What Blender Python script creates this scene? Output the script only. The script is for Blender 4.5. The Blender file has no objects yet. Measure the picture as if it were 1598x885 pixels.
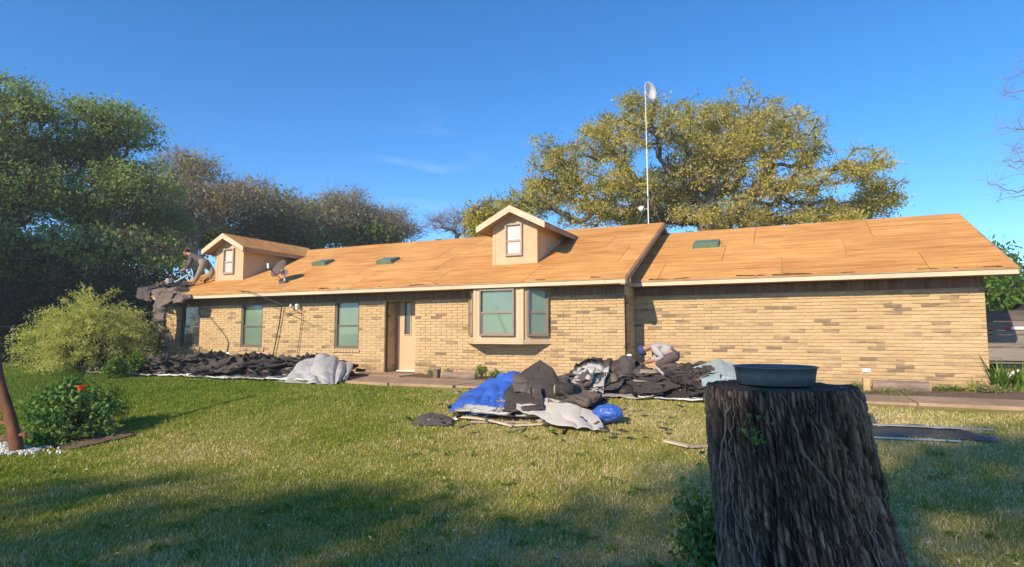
import bpy, bmesh, math, random
import numpy as np
from mathutils import Matrix, Vector
R = math.radians
C = bpy.context.scene.collection
SC = bpy.context.scene
rng = np.random.RandomState(7)
random.seed(7)

# ------------------------------------------------------------------ camera
FPX, PITCH, YAW, CAMH = 931.85, 0.0834, 0.4369, 1.0028       # focal length in pixels of the 1598-wide photograph
cam_d = bpy.data.cameras.new('camera')
cam_d.sensor_width = 36.0
cam_d.lens = FPX / 1598 * 36
cam_d.clip_start = 0.05
cam_d.clip_end = 3000
cam = bpy.data.objects.new('camera', cam_d)
C.objects.link(cam)
cam.location = (0, 0, CAMH)
cam.rotation_euler = (R(90) + PITCH, 0, YAW)
SC.camera = cam

# ------------------------------------------------------------------ light
SUN_TRAVEL = Vector((0.22, 1.0, -0.56)).normalized()
elev = math.asin(-SUN_TRAVEL.z)
sd = bpy.data.lights.new('sun', 'SUN')
sd.energy = 4.3
sd.angle = R(0.6)
sd.color = (1.0, 0.82, 0.60)
sun = bpy.data.objects.new('sun', sd)
C.objects.link(sun)
sun.rotation_euler = SUN_TRAVEL.to_track_quat('-Z', 'Y').to_euler()
W = bpy.data.worlds.new('World')
SC.world = W
W.use_nodes = True
nt = W.node_tree
nt.nodes.clear()
out = nt.nodes.new('ShaderNodeOutputWorld')
bg = nt.nodes.new('ShaderNodeBackground')
sky = nt.nodes.new('ShaderNodeTexSky')
sky.sky_type = 'NISHITA'
sky.sun_disc = False
sky.sun_elevation = elev
sky.sun_rotation = math.atan2(-SUN_TRAVEL.x, -SUN_TRAVEL.y)
sky.air_density = 1.0
sky.dust_density = 0.0
sky.altitude = 2600
sky.ozone_density = 3.5
bg.inputs[1].default_value = 0.15
hs = nt.nodes.new('ShaderNodeHueSaturation')
hs.inputs['Saturation'].default_value = 1.27
hs.inputs['Value'].default_value = 1.06
# one faint wisp of cirrus
tc = nt.nodes.new('ShaderNodeTexCoord')
mp = nt.nodes.new('ShaderNodeMapping')
mp.inputs['Scale'].default_value = (5, 5, 26)
nz = nt.nodes.new('ShaderNodeTexNoise')
nz.inputs['Scale'].default_value = 1.6
nz.inputs['Detail'].default_value = 6
cr = nt.nodes.new('ShaderNodeValToRGB')
cr.color_ramp.elements[0].position = 0.50
cr.color_ramp.elements[1].position = 0.8
mx = nt.nodes.new('ShaderNodeMixRGB')
mx.inputs[2].default_value = (5.5, 6.4, 7.6, 1)
ml = nt.nodes.new('ShaderNodeMath')
ml.operation = 'MULTIPLY'
ml.inputs[1].default_value = 0.22
wd = nt.nodes.new('ShaderNodeVectorMath'); wd.operation = 'DISTANCE'          # the wisp has one place in the sky
_wv = Vector((-0.535, 0.807, 0.262)).normalized(); wd.inputs[1].default_value = _wv
nt.links.new(tc.outputs['Generated'], wd.inputs[0])
wm = nt.nodes.new('ShaderNodeMapRange'); wm.inputs[1].default_value = 0.12; wm.inputs[2].default_value = 0.0; wm.inputs[3].default_value = 0.0; wm.inputs[4].default_value = 1.0
nt.links.new(wd.outputs['Value'], wm.inputs[0])
wx_ = nt.nodes.new('ShaderNodeMath'); wx_.operation = 'MULTIPLY'; nt.links.new(wm.outputs[0], wx_.inputs[1])
nt.links.new(tc.outputs['Generated'], mp.inputs[0])
nt.links.new(mp.outputs[0], nz.inputs['Vector'])
nt.links.new(nz.outputs[0], cr.inputs[0])
nt.links.new(cr.outputs[0], wx_.inputs[0])
nt.links.new(wx_.outputs[0], ml.inputs[0])
nt.links.new(ml.outputs[0], mx.inputs[0])
nt.links.new(sky.outputs[0], hs.inputs['Color'])
nt.links.new(hs.outputs[0], mx.inputs[1])
nt.links.new(mx.outputs[0], bg.inputs[0])
nt.links.new(bg.outputs[0], out.inputs[0])
SC.view_settings.view_transform = 'Standard'
SC.view_settings.look = 'None'
SC.view_settings.gamma = 1
SC.view_settings.exposure = 0.62
SC.render.engine = 'CYCLES'
SC.cycles.max_bounces = 5
SC.cycles.transparent_max_bounces = 8

# ------------------------------------------------------------------ surveying helpers (photo measurements -> places)
_c, _s, _cp, _sp = math.cos(YAW), math.sin(YAW), math.cos(PITCH), math.sin(PITCH)
def ray(px, py):
    r = (px - 799) / FPX; U = -(py - 442.5) / FPX
    fw = _cp - U * _sp; u = _sp + U * _cp
    return np.array([r * _c - fw * _s, r * _s + fw * _c, u])
def onY(px, py, Y):
    d = ray(px, py); t = Y / d[1]
    return np.array([d[0] * t, Y, CAMH + d[2] * t])
def onZ(px, py, Z):
    d = ray(px, py); t = (Z - CAMH) / d[2]
    return np.array([d[0] * t, d[1] * t, Z])
def onF(px, py, F):
    return np.array([0, 0, CAMH]) + ray(px, py) * F
def hash01(ix, iy, iz, seed):
    n = (ix.astype(np.int64) * 374761393 + iy.astype(np.int64) * 668265263 + iz.astype(np.int64) * 2147483647 + seed * 1274126177) & 0xffffffff
    n = ((n ^ (n >> 13)) * 1274126177) & 0xffffffff
    n = (n ^ (n >> 16)) & 0xffffffff
    return n / 4294967295.0
def vnoise(x, y, z=None, seed=0):
    x = np.asarray(x, float); y = np.asarray(y, float)
    z = np.zeros_like(x) if z is None else np.asarray(z, float) + np.zeros_like(x)
    ix, iy, iz = np.floor(x), np.floor(y), np.floor(z)
    fx, fy, fz = x - ix, y - iy, z - iz
    fx = fx * fx * (3 - 2 * fx); fy = fy * fy * (3 - 2 * fy); fz = fz * fz * (3 - 2 * fz)
    r = 0
    for a in (0, 1):
        for b in (0, 1):
            for c in (0, 1):
                w = (fx if a else 1 - fx) * (fy if b else 1 - fy) * (fz if c else 1 - fz)
                r = r + w * hash01(ix + a, iy + b, iz + c, seed)
    return r
def fbm(x, y, z=None, seed=0, o=4):
    r = 0; a = .5; x = np.asarray(x, float); y = np.asarray(y, float)
    for i in range(o):
        k = 2 ** i
        r = r + a * vnoise(x * k, y * k, None if z is None else np.asarray(z, float) * k, seed + i * 17); a *= .5
    return r
def gz(x, y):
    x = np.asarray(x, float); y = np.asarray(y, float)
    s = np.clip((10.2 - y) / 6.2, 0, 1)
    near = np.exp(-(x * x + y * y) / 900.)
    return -.45 * s * s * (3 - 2 * s) - .03 + near * .05 * (fbm(x * .8, y * .8, seed=3) - .47)
def G(px, py):
    z = -.2
    for i in range(40):
        q = onZ(px, py, z); z = .5 * z + .5 * float(gz(q[0], q[1]))
    return q

# ------------------------------------------------------------------ object helpers
def tag(o, label=None, cat=None, group=None, kind=None):
    if label: o['label'] = label
    if cat: o['category'] = cat
    if group: o['group'] = group
    if kind: o['kind'] = kind
    return o
def link(o, parent=None):
    C.objects.link(o)
    if parent is not None:
        o.parent = parent
        if parent.type == 'EMPTY':
            o.matrix_parent_inverse = Matrix.Translation(-Vector(parent.location))
    return o
def thing(name, label, cat, loc=(0, 0, 0), group=None):
    o = bpy.data.objects.new(name, None)
    o.location = Vector([float(v) for v in loc]); o.empty_display_size = .1
    C.objects.link(o)
    return tag(o, label, cat, group)
def struct(name, o=None): ...
class MB:
    def __init__(s): s.v = []; s.f = []
    def add(s, vs, fs):
        b = len(s.v); s.v += [tuple(float(c) for c in v) for v in vs]; s.f += [tuple(i + b for i in f) for f in fs]
    def box(s, x0, x1, y0, y1, z0, z1):
        s.hexa([(x0, y0, z0), (x1, y0, z0), (x1, y1, z0), (x0, y1, z0), (x0, y0, z1), (x1, y0, z1), (x1, y1, z1), (x0, y1, z1)])
    def hexa(s, p):
        s.add(p, [(0, 3, 2, 1), (4, 5, 6, 7), (0, 1, 5, 4), (1, 2, 6, 5), (2, 3, 7, 6), (3, 0, 4, 7)])
    def prism(s, poly, axis, a, b):
        """poly: 2-D outline in the plane perpendicular to axis, extruded from a to b"""
        n = len(poly)
        def q(u, v, w):
            return (w, u, v) if axis == 0 else (u, w, v) if axis == 1 else (u, v, w)
        s.add([q(u, v, a) for u, v in poly] + [q(u, v, b) for u, v in poly],
              [tuple(range(n))[::-1], tuple(range(n, 2 * n))] + [(i, (i + 1) % n, n + (i + 1) % n, n + i) for i in range(n)])
    def tube(s, pts, rad, n=6, caps=True, flat=1.0):
        pts = [Vector([float(c) for c in p]) for p in pts]
        if not hasattr(rad, '__len__'): rad = [rad] * len(pts)
        vs = []; fs = []; up = None
        for i, p in enumerate(pts):
            d = (pts[min(i + 1, len(pts) - 1)] - pts[max(i - 1, 0)]).normalized()
            if up is None:
                up = Vector((0, 0, 1)) if abs(d.z) < .9 else Vector((1, 0, 0))
            a = d.cross(up).normalized(); b = a.cross(d).normalized(); up = b
            for k in range(n):
                t = 2 * math.pi * k / n
                vs.append(p + (a * math.cos(t) + b * math.sin(t) * flat) * rad[i])
        for i in range(len(pts) - 1):
            for k in range(n):
                fs.append((i * n + k, i * n + (k + 1) % n, (i + 1) * n + (k + 1) % n, (i + 1) * n + k))
        if caps:
            fs.append(tuple(range(n))[::-1]); fs.append(tuple(range((len(pts) - 1) * n, len(pts) * n)))
        s.add(vs, fs)
    def lathe(s, prof, c, n=32, M=None):
        vs = []; fs = []
        for r, z in prof:
            for k in range(n):
                t = 2 * math.pi * k / n
                v = Vector((r * math.cos(t), r * math.sin(t), z))
                if M is not None: v = M @ v
                vs.append((c[0] + v.x, c[1] + v.y, c[2] + v.z))
        for i in range(len(prof) - 1):
            for k in range(n):
                fs.append((i * n + k, i * n + (k + 1) % n, (i + 1) * n + (k + 1) % n, (i + 1) * n + k))
        s.add(vs, fs)
    def build(s, name, mat, parent=None, smooth=False, bevel=0):
        me = bpy.data.meshes.new(name); me.from_pydata(s.v, [], s.f); me.materials.append(mat)
        bm = bmesh.new(); bm.from_mesh(me); bmesh.ops.recalc_face_normals(bm, faces=bm.faces); bm.to_mesh(me); bm.free()
        if smooth: me.polygons.foreach_set('use_smooth', [True] * len(me.polygons))
        o = link(bpy.data.objects.new(name, me), parent)
        if bevel:
            b = o.modifiers.new('b', 'BEVEL'); b.width = bevel; b.segments = 2; b.limit_method = 'ANGLE'; b.harden_normals = False
        return o
def npmesh(name, V, F, mat, parent=None, smooth=False, tint=None, island=False):
    """fast mesh from numpy arrays, F is (m,3) or (m,4)"""
    V = np.ascontiguousarray(V, np.float32); F = np.ascontiguousarray(F, np.int32)
    me = bpy.data.meshes.new(name)
    m, k = F.shape
    me.vertices.add(len(V)); me.vertices.foreach_set('co', V.ravel())
    me.loops.add(m * k); me.loops.foreach_set('vertex_index', F.ravel())
    me.polygons.add(m)
    me.polygons.foreach_set('loop_start', np.arange(0, m * k, k, dtype=np.int32))
    me.polygons.foreach_set('loop_total', np.full(m, k, np.int32))
    if smooth: me.polygons.foreach_set('use_smooth', np.ones(m, bool))
    me.update(calc_edges=True)
    if tint is not None:
        a = me.attributes.new('tint', 'FLOAT', 'POINT'); a.data.foreach_set('value', np.ascontiguousarray(tint, np.float32))
    me.materials.append(mat)
    return link(bpy.data.objects.new(name, me), parent)

# ------------------------------------------------------------------ materials
class NM:
    """small node-material builder"""
    def __init__(s, name):
        s.m = bpy.data.materials.new(name); s.m.use_nodes = True; s.t = s.m.node_tree
        s.b = s.t.nodes['Principled BSDF']
        s.co = s.t.nodes.new('ShaderNodeTexCoord')
    def n(s, typ, **kw):
        nd = s.t.nodes.new(typ)
        for k, v in kw.items():
            if k.startswith('i_'):
                key = k[2:]; key = int(key) if key.isdigit() else key
                s.set(nd, key, v)
            else: setattr(nd, k, v)
        return nd
    def set(s, nd, key, v):
        if isinstance(v, bpy.types.NodeSocket): s.t.links.new(v, nd.inputs[key])
        else:
            try: nd.inputs[key].default_value = v
            except Exception: nd.inputs[key].default_value = (*v, 1)
    def obj(s, scale=(1, 1, 1), rot=(0, 0, 0), loc=(0, 0, 0)):
        m = s.n('ShaderNodeMapping'); s.t.links.new(s.co.outputs['Object'], m.inputs[0])
        m.inputs['Scale'].default_value = scale; m.inputs['Rotation'].default_value = rot; m.inputs['Location'].default_value = loc
        return m.outputs[0]
    def noise(s, scale, detail=4, vec=None, rough=.5, dist=0):
        nd = s.n('ShaderNodeTexNoise'); nd.inputs['Scale'].default_value = scale; nd.inputs['Detail'].default_value = detail
        nd.inputs['Roughness'].default_value = rough; nd.inputs['Distortion'].default_value = dist
        s.t.links.new(vec if vec is not None else s.co.outputs['Object'], nd.inputs['Vector'])
        return nd.outputs[0]
    def ramp(s, fac, stops):
        r = s.n('ShaderNodeValToRGB'); e = r.color_ramp.elements
        while len(e) > 1: e.remove(e[-1])
        e[0].position = stops[0][0]; e[0].color = (*stops[0][1], 1)
        for p, c in stops[1:]:
            q = e.new(p); q.color = (*c, 1)
        s.t.links.new(fac, r.inputs[0]); return r.outputs[0]
    def mix(s, fac, a, b, blend='MIX'):
        m = s.n('ShaderNodeMixRGB', blend_type=blend)
        s.set(m, 0, fac); s.set(m, 1, a); s.set(m, 2, b); return m.outputs[0]
    def math(s, op, a, b=0.0, clamp=False):
        m = s.n('ShaderNodeMath', operation=op, use_clamp=clamp); s.set(m, 0, a); s.set(m, 1, b); return m.outputs[0]
    def rnd(s):
        oi = s.n('ShaderNodeObjectInfo'); return oi.outputs['Random']
    def isl(s):
        g = s.n('ShaderNodeNewGeometry'); return g.outputs['Random Per Island']
    def attr(s, name='tint'):
        a = s.n('ShaderNodeAttribute', attribute_name=name); return a.outputs['Fac']
    def bump(s, h, strength=.3, dist=.01):
        b = s.n('ShaderNodeBump'); b.inputs['Strength'].default_value = strength; b.inputs['Distance'].default_value = dist
        s.t.links.new(h, b.inputs['Height']); s.t.links.new(b.outputs[0], s.b.inputs['Normal'])
    def done(s, col=None, rough=.8, metal=0, spec=.3):
        if col is not None: s.set(s.b, 'Base Color', col)
        s.set(s.b, 'Roughness', rough); s.b.inputs['Metallic'].default_value = metal
        s.b.inputs['Specular IOR Level'].default_value = spec
        return s.m
def worn(name, c, var=.15, scale=6, rough=.75, bump=.15, bdist=.004, metal=0, stretch=(1, 1, 1), spec=.3, rv=0.0):
    m = NM(name)
    v = m.obj(scale=stretch)
    a = m.noise(scale, 6, v, .6); b = m.noise(scale * 7, 3, v, .6)
    f = m.math('ADD', m.math('MULTIPLY', a, .65), m.math('MULTIPLY', b, .35))
    if rv: f = m.math('ADD', f, m.math('MULTIPLY', m.math('SUBTRACT', m.rnd(), .5), rv))
    lo = tuple(x * (1 - var * 1.6) for x in c); hi = tuple(min(1, x * (1 + var * 1.6)) for x in c)
    col = m.ramp(f, [(.3, lo), (.7, hi)])
    m.bump(b, bump, bdist)
    return m.done(col, rough, metal, spec)
M = {}
def brick_mat():
    m = NM('brick')
    # colour of the single brick: mostly buff, runs of grey-brown ones
    f = m.n('ShaderNodeMath', operation='FRACT'); m.t.links.new(m.math('ADD', m.rnd(), m.isl()), f.inputs[0]); f = f.outputs[0]
    geo = m.n('ShaderNodeNewGeometry').outputs['Position']
    mp_ = m.n('ShaderNodeMapping'); m.t.links.new(geo, mp_.inputs[0]); mp_.inputs['Scale'].default_value = (1.0, 1.0, 5.5)
    cl = m.noise(1.3, 3, mp_.outputs[0], .6)
    g = m.math('ADD', f, m.math('MULTIPLY', m.math('SUBTRACT', cl, .5), .75))
    col = m.ramp(g, [(.0, (.52, .385, .21)), (.45, (.58, .44, .25)), (.80, (.53, .39, .215)), (.89, (.44, .32, .19)), (.97, (.33, .24, .155)), (1.0, (.25, .185, .13))])
    n2 = m.noise(9, 5, mp_.outputs[0], .65)
    col = m.mix(.5, col, m.ramp(n2, [(.3, (.36, .33, .29)), (.65, (.60, .57, .53))]), 'OVERLAY')
    sz = m.n('ShaderNodeSeparateXYZ'); m.t.links.new(geo, sz.inputs[0]); spl = m.noise(2.4, 5, geo, .7)      # rain splashed dirt low on the wall
    dm = m.math('SUBTRACT', m.math('MULTIPLY', spl, .75), m.math('MULTIPLY', sz.outputs[2], 1.5), True); col = m.mix(m.math('MULTIPLY', dm, 1.6, True), col, (.25, .18, .11))
    st = m.ramp(m.noise(.7, 5, geo, .65), [(.42, (.90, .88, .86)), (.62, (1, 1, 1))]); col = m.mix(.7, col, st, 'MULTIPLY')
    n3 = m.noise(60, 4, geo, .6)
    m.bump(n3, .5, .004)
    return m.done(col, .9, 0, .15)
M['brick'] = brick_mat()
M['mortar'] = worn('mortar', (.58, .46, .29), .15, 3, .95, .3)
def ply_mat():
    m = NM('plywood')
    r = m.rnd()
    geo = m.n('ShaderNodeNewGeometry').outputs['Position']
    off = m.n('ShaderNodeCombineXYZ'); m.set(off, 0, m.math('MULTIPLY', r, 37.0)); m.set(off, 1, m.math('MULTIPLY', r, 91.0))
    va = m.n('ShaderNodeVectorMath', operation='ADD'); m.t.links.new(geo, va.inputs[0]); m.t.links.new(off.outputs[0], va.inputs[1])
    mp_ = m.n('ShaderNodeMapping'); m.t.links.new(va.outputs[0], mp_.inputs[0]); mp_.inputs['Scale'].default_value = (.55, 6.0, 6.0)
    a = m.noise(1.6, 7, mp_.outputs[0], .62, .6)
    mp2 = m.n('ShaderNodeMapping'); m.t.links.new(va.outputs[0], mp2.inputs[0]); mp2.inputs['Scale'].default_value = (.35, 1.1, 1.1)
    b = m.noise(1.5, 4, mp2.outputs[0], .55)
    base = m.ramp(r, [(0, (.59, .30, .095)), (.5, (.61, .315, .103)), (1, (.635, .33, .112))])
    col = m.mix(.75, base, m.ramp(a, [(.28, (.24, .20, .17)), (.5, (.5, .5, .5)), (.72, (.68, .68, .66))]), 'OVERLAY')
    col = m.mix(.55, col, m.ramp(b, [(.3, (.34, .32, .30)), (.65, (.62, .63, .64))]), 'OVERLAY')
    c = m.noise(3.2, 6, va.outputs[0], .7)
    col = m.mix(m.ramp(c, [(.62, (0, 0, 0)), (.76, (.6, .6, .6))]), col, (.24, .12, .05))
    col = m.mix(.5, col, m.ramp(m.noise(.45, 5, geo, .6), [(.38, (.74, .72, .70)), (.6, (1, 1, 1))]), 'MULTIPLY')
    mp3 = m.n('ShaderNodeMapping'); m.t.links.new(geo, mp3.inputs[0]); mp3.inputs['Scale'].default_value = (.7, 16.0, 16.0)
    fl = m.noise(1.5, 5, mp3.outputs[0], .7, .3); col = m.mix(.55, col, m.ramp(fl, [(.34, (.30, .28, .26)), (.5, (.5, .5, .5)), (.68, (.62, .62, .61))]), 'OVERLAY')
    m.bump(fl, .4, .006)
    return m.done(col, .85, 0, .15)
M['ply'] = ply_mat()
M['fascia'] = worn('fascia_paint', (.64, .50, .345), .14, 2.2, .65, .2, stretch=(.4, 3, 3))
M['trim'] = worn('tan_trim_paint', (.56, .425, .27), .07, 3, .6, .12)
M['siding'] = worn('dormer_siding_paint', (.55, .41, .255), .08, 3, .7, .2, stretch=(1, 1, .4))
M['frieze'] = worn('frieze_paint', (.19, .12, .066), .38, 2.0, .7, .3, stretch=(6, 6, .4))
M['soffit'] = worn('soffit_paint', (.36, .25, .155), .1, 2, .75, .1)
M['rake'] = worn('weathered_rake_paint', (.36, .25, .16), .2, 3, .8, .2)
M['drip'] = worn('brown_drip_metal', (.17, .12, .085), .2, 6, .45, .1)
M['bronze'] = worn('bronze_frame', (.16, .125, .10), .12, 8, .45, .08)
M['bronze2'] = worn('taupe_frame', (.27, .21, .165), .1, 8, .45, .08)
M['paleframe'] = worn('pale_frame', (.40, .33, .27), .1, 8, .5, .08)
def pane_mat(name, c):
    m = NM(name)
    w = m.noise(1.2, 2, m.obj(scale=(1, 1, .7)))
    col = m.ramp(w, [(.3, tuple(x * .86 for x in c)), (.7, tuple(min(1, x * 1.1) for x in c))])
    wv = m.noise(2.0, 2)
    m.bump(wv, .05, .01)
    mm = m.done(col, .22, 0, .5)
    m.b.inputs['Coat Weight'].default_value = 1.0; m.b.inputs['Coat Roughness'].default_value = .03
    return mm
M['pane'] = pane_mat('green_screened_glass', (.16, .235, .165))
M['pane_white'] = pane_mat('glass_over_white_blind', (.62, .56, .50))
M['pane_dark'] = pane_mat('door_and_shaded_glass', (.045, .05, .055))
M['door'] = worn('door_paint', (.57, .40, .24), .05, 2, .55, .06)
M['vent'] = worn('green_vent_metal', (.115, .19, .135), .22, 5, .6, .1)
M['concrete'] = worn('concrete', (.36, .25, .16), .24, 1.3, .95, .4, .006)
M['soil'] = worn('soil', (.17, .11, .07), .35, 5, 1, .8, .02)
M['white_metal'] = worn('white_metal', (.74, .73, .71), .06, 6, .4, .05)
M['galv'] = worn('galvanised', (.115, .115, .105), .12, 8, .45, .05, metal=.4)
M['galv2'] = worn('dull_strip_metal', (.30, .31, .31), .12, 8, .45, .05)
M['dishgrey'] = worn('dish_grey', (.12, .085, .075), .1, 4, .55, .05)
M['felt'] = worn('roofing_felt', (.058, .049, .044), .32, 3, .8, .6, .006, rv=.5, spec=.35)
M['felt2'] = worn('old_shingle_felt', (.085, .07, .058), .35, 4, .85, .7, .006, rv=.4)
def scrap_mat():
    m = NM('shingle_bits'); c = m.ramp(m.attr('tint'), [(0, (.03, .027, .025)), (.5, (.07, .06, .052)), (.8, (.12, .095, .075)), (.93, (.20, .15, .10)), (1, (.42, .37, .30))])
    n = m.noise(60, 3); m.bump(n, .5, .003); return m.done(c, .9, 0, .2)
M['scrap'] = scrap_mat()
M['felt_hang'] = worn('hanging_felt', (.155, .125, .105), .25, 3, .85, .5, .005)
M['blue'] = worn('blue_tarp', (.035, .105, .42), .14, 5, .42, .35, .004, spec=.5)
M['tan'] = worn('pale_tarp', (.54, .49, .42), .07, 4, .55, .35, .004, spec=.4)
M['grey_tarp'] = worn('grey_tarp', (.40, .395, .37), .10, 4, .45, .35, .004, spec=.5)
M['silver'] = worn('silver_tarp', (.36, .44, .43), .08, 4, .4, .3, .004, spec=.5)
M['board'] = worn('weathered_board', (.34, .27, .20), .28, 3, .85, .4, .004, stretch=(.5, 6, 6))
M['board_pale'] = worn('pale_board', (.56, .45, .33), .18, 3, .8, .3, .004, stretch=(.6, 5, 5))
M['log'] = worn('old_log', (.25, .185, .145), .35, 5, .95, .8, .012, stretch=(.5, 3, 3))
M['logend'] = worn('log_end', (.52, .36, .18), .2, 8, .9, .3)
M['planks'] = worn('grey_trailer_boards', (.17, .15, .13), .3, 2.0, .85, .4, .005, stretch=(.35, 4, 4), rv=.35)
M['red'] = worn('red_tape', (.5, .02, .03), .05, 6, .4, .03)
M['whitetape'] = worn('white_tape', (.8, .78, .75), .05, 6, .4, .03)
M['black'] = worn('black_metal', (.018, .018, .02), .2, 8, .5, .1)
M['rubber'] = worn('rubber', (.02, .02, .02), .2, 8, .8, .3)
M['tub'] = worn('grey_rubber_tub', (.10, .125, .125), .20, 5, .5, .25, .003, spec=.45)
M['arbor'] = worn('red_brown_wood', (.15, .062, .030), .4, 5, .8, .6, .008, stretch=(2, 2, .5))
def bark(name, a, b, sc=9):
    m = NM(name); v = m.obj(scale=(1, 1, .22))
    n = m.noise(sc, 6, v, .65, .4)
    m.bump(n, .7, .03)
    return m.done(m.ramp(n, [(.3, a), (.7, b)]), .95, 0, .1)
M['bark'] = bark('oak_bark', (.045, .034, .026), (.17, .135, .10))
M['bark_oak'] = bark('lichen_oak_bark', (.07, .06, .045), (.26, .225, .165))
M['bark_grey'] = bark('grey_twig_bark', (.16, .13, .105), (.36, .30, .25))
def stump_mat():
    m = NM('stump_bark')
    v = m.obj(scale=(1, 1, .30))
    n = m.noise(40, 6, v, .75, .4); n2 = m.noise(3.0, 5, m.obj(scale=(1, 1, .5)), .6)
    d = m.attr('tint')
    f = m.math('ADD', m.math('MULTIPLY', n, .55), m.math('MULTIPLY', d, .50))
    c = m.ramp(f, [(.28, (.014, .011, .009)), (.45, (.080, .056, .040)), (.58, (.19, .135, .095)), (.76, (.46, .36, .27))])
    c = m.mix(m.ramp(n2, [(.5, (0, 0, 0)), (.72, (.55, .55, .55))]), c, (.075, .078, .08))
    m.bump(n, .8, .006)
    return m.done(c, .92, 0, .15)
M['stump'] = stump_mat()
M['vine'] = worn('vine_stem', (.185, .15, .12), .3, 14, .9, .4, .003)
def leaf_mat(name, stops, trans=.35, rough=.55):
    m = NM(name)
    col = m.ramp(m.attr('tint'), stops)
    m.done(col, rough, 0, .3)
    tr = m.n('ShaderNodeBsdfTranslucent'); m.t.links.new(m.mix(1, col, (1.3, 1.25, .6), 'MULTIPLY'), tr.inputs[0])
    ms = m.n('ShaderNodeMixShader'); ms.inputs[0].default_value = trans
    o = m.t.nodes['Material Output']
    m.t.links.new(m.b.outputs[0], ms.inputs[1]); m.t.links.new(tr.outputs[0], ms.inputs[2]); m.t.links.new(ms.outputs[0], o.inputs[0])
    return m.m
M['leaf_dark'] = leaf_mat('live_oak_leaves', [(0, (.14, .21, .08)), (.5, (.25, .35, .12)), (1, (.35, .46, .16))], .5)
M['leaf_under'] = leaf_mat('dark_undergrowth_leaves', [(0, (.014, .022, .010)), (.5, (.028, .042, .016)), (1, (.05, .07, .024))])  # leaf colours much darker than those of the trees above
M['leaf_oak'] = leaf_mat('budding_oak_leaves', [(0, (.27, .29, .08)), (.5, (.52, .47, .11)), (1, (.72, .60, .15))], .5)
M['leaf_grey'] = leaf_mat('sparse_bud_leaves', [(0, (.26, .25, .15)), (.5, (.38, .35, .21)), (1, (.50, .43, .28))], .5)
M['leaf_olive'] = leaf_mat('olive_leaves', [(0, (.15, .19, .08)), (.5, (.26, .29, .13)), (1, (.36, .37, .17))], .5)
M['leaf_fresh'] = leaf_mat('fresh_leaves', [(0, (.045, .10, .012)), (.5, (.10, .20, .022)), (1, (.19, .31, .04))])
M['leaf_shrub'] = leaf_mat('yellow_green_shrub_leaves', [(0, (.20, .25, .06)), (.5, (.46, .48, .13)), (1, (.70, .68, .26))], .5)
M['leaf_rose'] = leaf_mat('rose_leaves', [(0, (.07, .14, .03)), (.5, (.15, .26, .06)), (1, (.26, .38, .10))], .4)
M['petal'] = leaf_mat('orange_petals', [(0, (.75, .10, .01)), (1, (.9, .22, .03))], .3)
M['skin'] = worn('skin', (.42, .20, .12), .08, 12, .55, .05)
M['shirt_grey'] = worn('pale_grey_shirt', (.42, .39, .385), .08, 6, .9, .3)
M['shirt_dark'] = worn('dark_grey_shirt', (.11, .09, .095), .15, 6, .9, .3)
M['trousers_brown'] = worn('brown_trousers', (.11, .085, .078), .15, 6, .9, .3)
M['trousers_khaki'] = worn('khaki_trousers', (.26, .22, .155), .15, 6, .9, .3)
M['cap_blue'] = worn('blue_cap', (.045, .06, .19), .1, 6, .8, .2)
M['boot'] = worn('boots', (.10, .075, .055), .2, 6, .8, .2)
M['lime'] = worn('white_gravel', (.70, .68, .64), .15, 20, .9, .3)
def lawn_col(m):
    """patches of green and straw, shared by the ground and the blades"""
    geo = m.n('ShaderNodeNewGeometry').outputs['Position']
    sx = m.n('ShaderNodeSeparateXYZ'); m.t.links.new(geo, sx.inputs[0])
    flat = m.n('ShaderNodeMapping'); m.t.links.new(geo, flat.inputs[0]); flat.inputs['Scale'].default_value = (1, 1, 0)
    a = m.noise(.33, 4, flat.outputs[0], .6); b = m.noise(2.2, 5, flat.outputs[0], .7)
    # greener to the far left, drier in the middle
    gx = m.math('MULTIPLY', m.math('MINIMUM', m.math('ADD', sx.outputs[0], 5.5), 4.5), .036)
    f = m.math('ADD', m.math('ADD', m.math('MULTIPLY', a, .85), m.math('MULTIPLY', b, .45)), m.math('ADD', gx, .045))
    return f
def lawn_mat():
    m = NM('lawn_ground')
    f = lawn_col(m)
    col = m.ramp(f, [(.44, (.10, .155, .012)), (.62, (.185, .215, .022)), (.78, (.33, .285, .07)), (.90, (.42, .34, .14))])
    n = m.noise(26, 6, None, .7); n2 = m.noise(120, 3, None, .7)
    col = m.mix(.6, col, m.ramp(n, [(.3, (.27, .27, .27)), (.7, (.68, .68, .68))]), 'OVERLAY')
    col = m.mix(.4, col, m.ramp(n2, [(.3, (.30, .30, .30)), (.7, (.65, .65, .65))]), 'OVERLAY')
    m.bump(n, .9, .03)
    return m.done(col, 1, 0, .05)
def blade_mat():
    m = NM('grass_blades')
    f = m.math('ADD', lawn_col(m), m.math('MULTIPLY', m.math('SUBTRACT', m.attr('tint'), .5), .42))
    col = m.ramp(f, [(.36, (.115, .20, .016)), (.58, (.235, .30, .03)), (.76, (.42, .39, .08)), (.86, (.60, .51, .22)), (1.0, (.70, .60, .33))])
    m.done(col, .6, 0, .25)
    tr = m.n('ShaderNodeBsdfTranslucent'); m.t.links.new(col, tr.inputs[0])
    ms = m.n('ShaderNodeMixShader'); ms.inputs[0].default_value = .35
    m.t.links.new(m.b.outputs[0], ms.inputs[1]); m.t.links.new(tr.outputs[0], ms.inputs[2]); m.t.links.new(ms.outputs[0], m.t.nodes['Material Output'].inputs[0])
    return m.m
M['lawn'] = lawn_mat(); M['blade'] = blade_mat()

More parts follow.
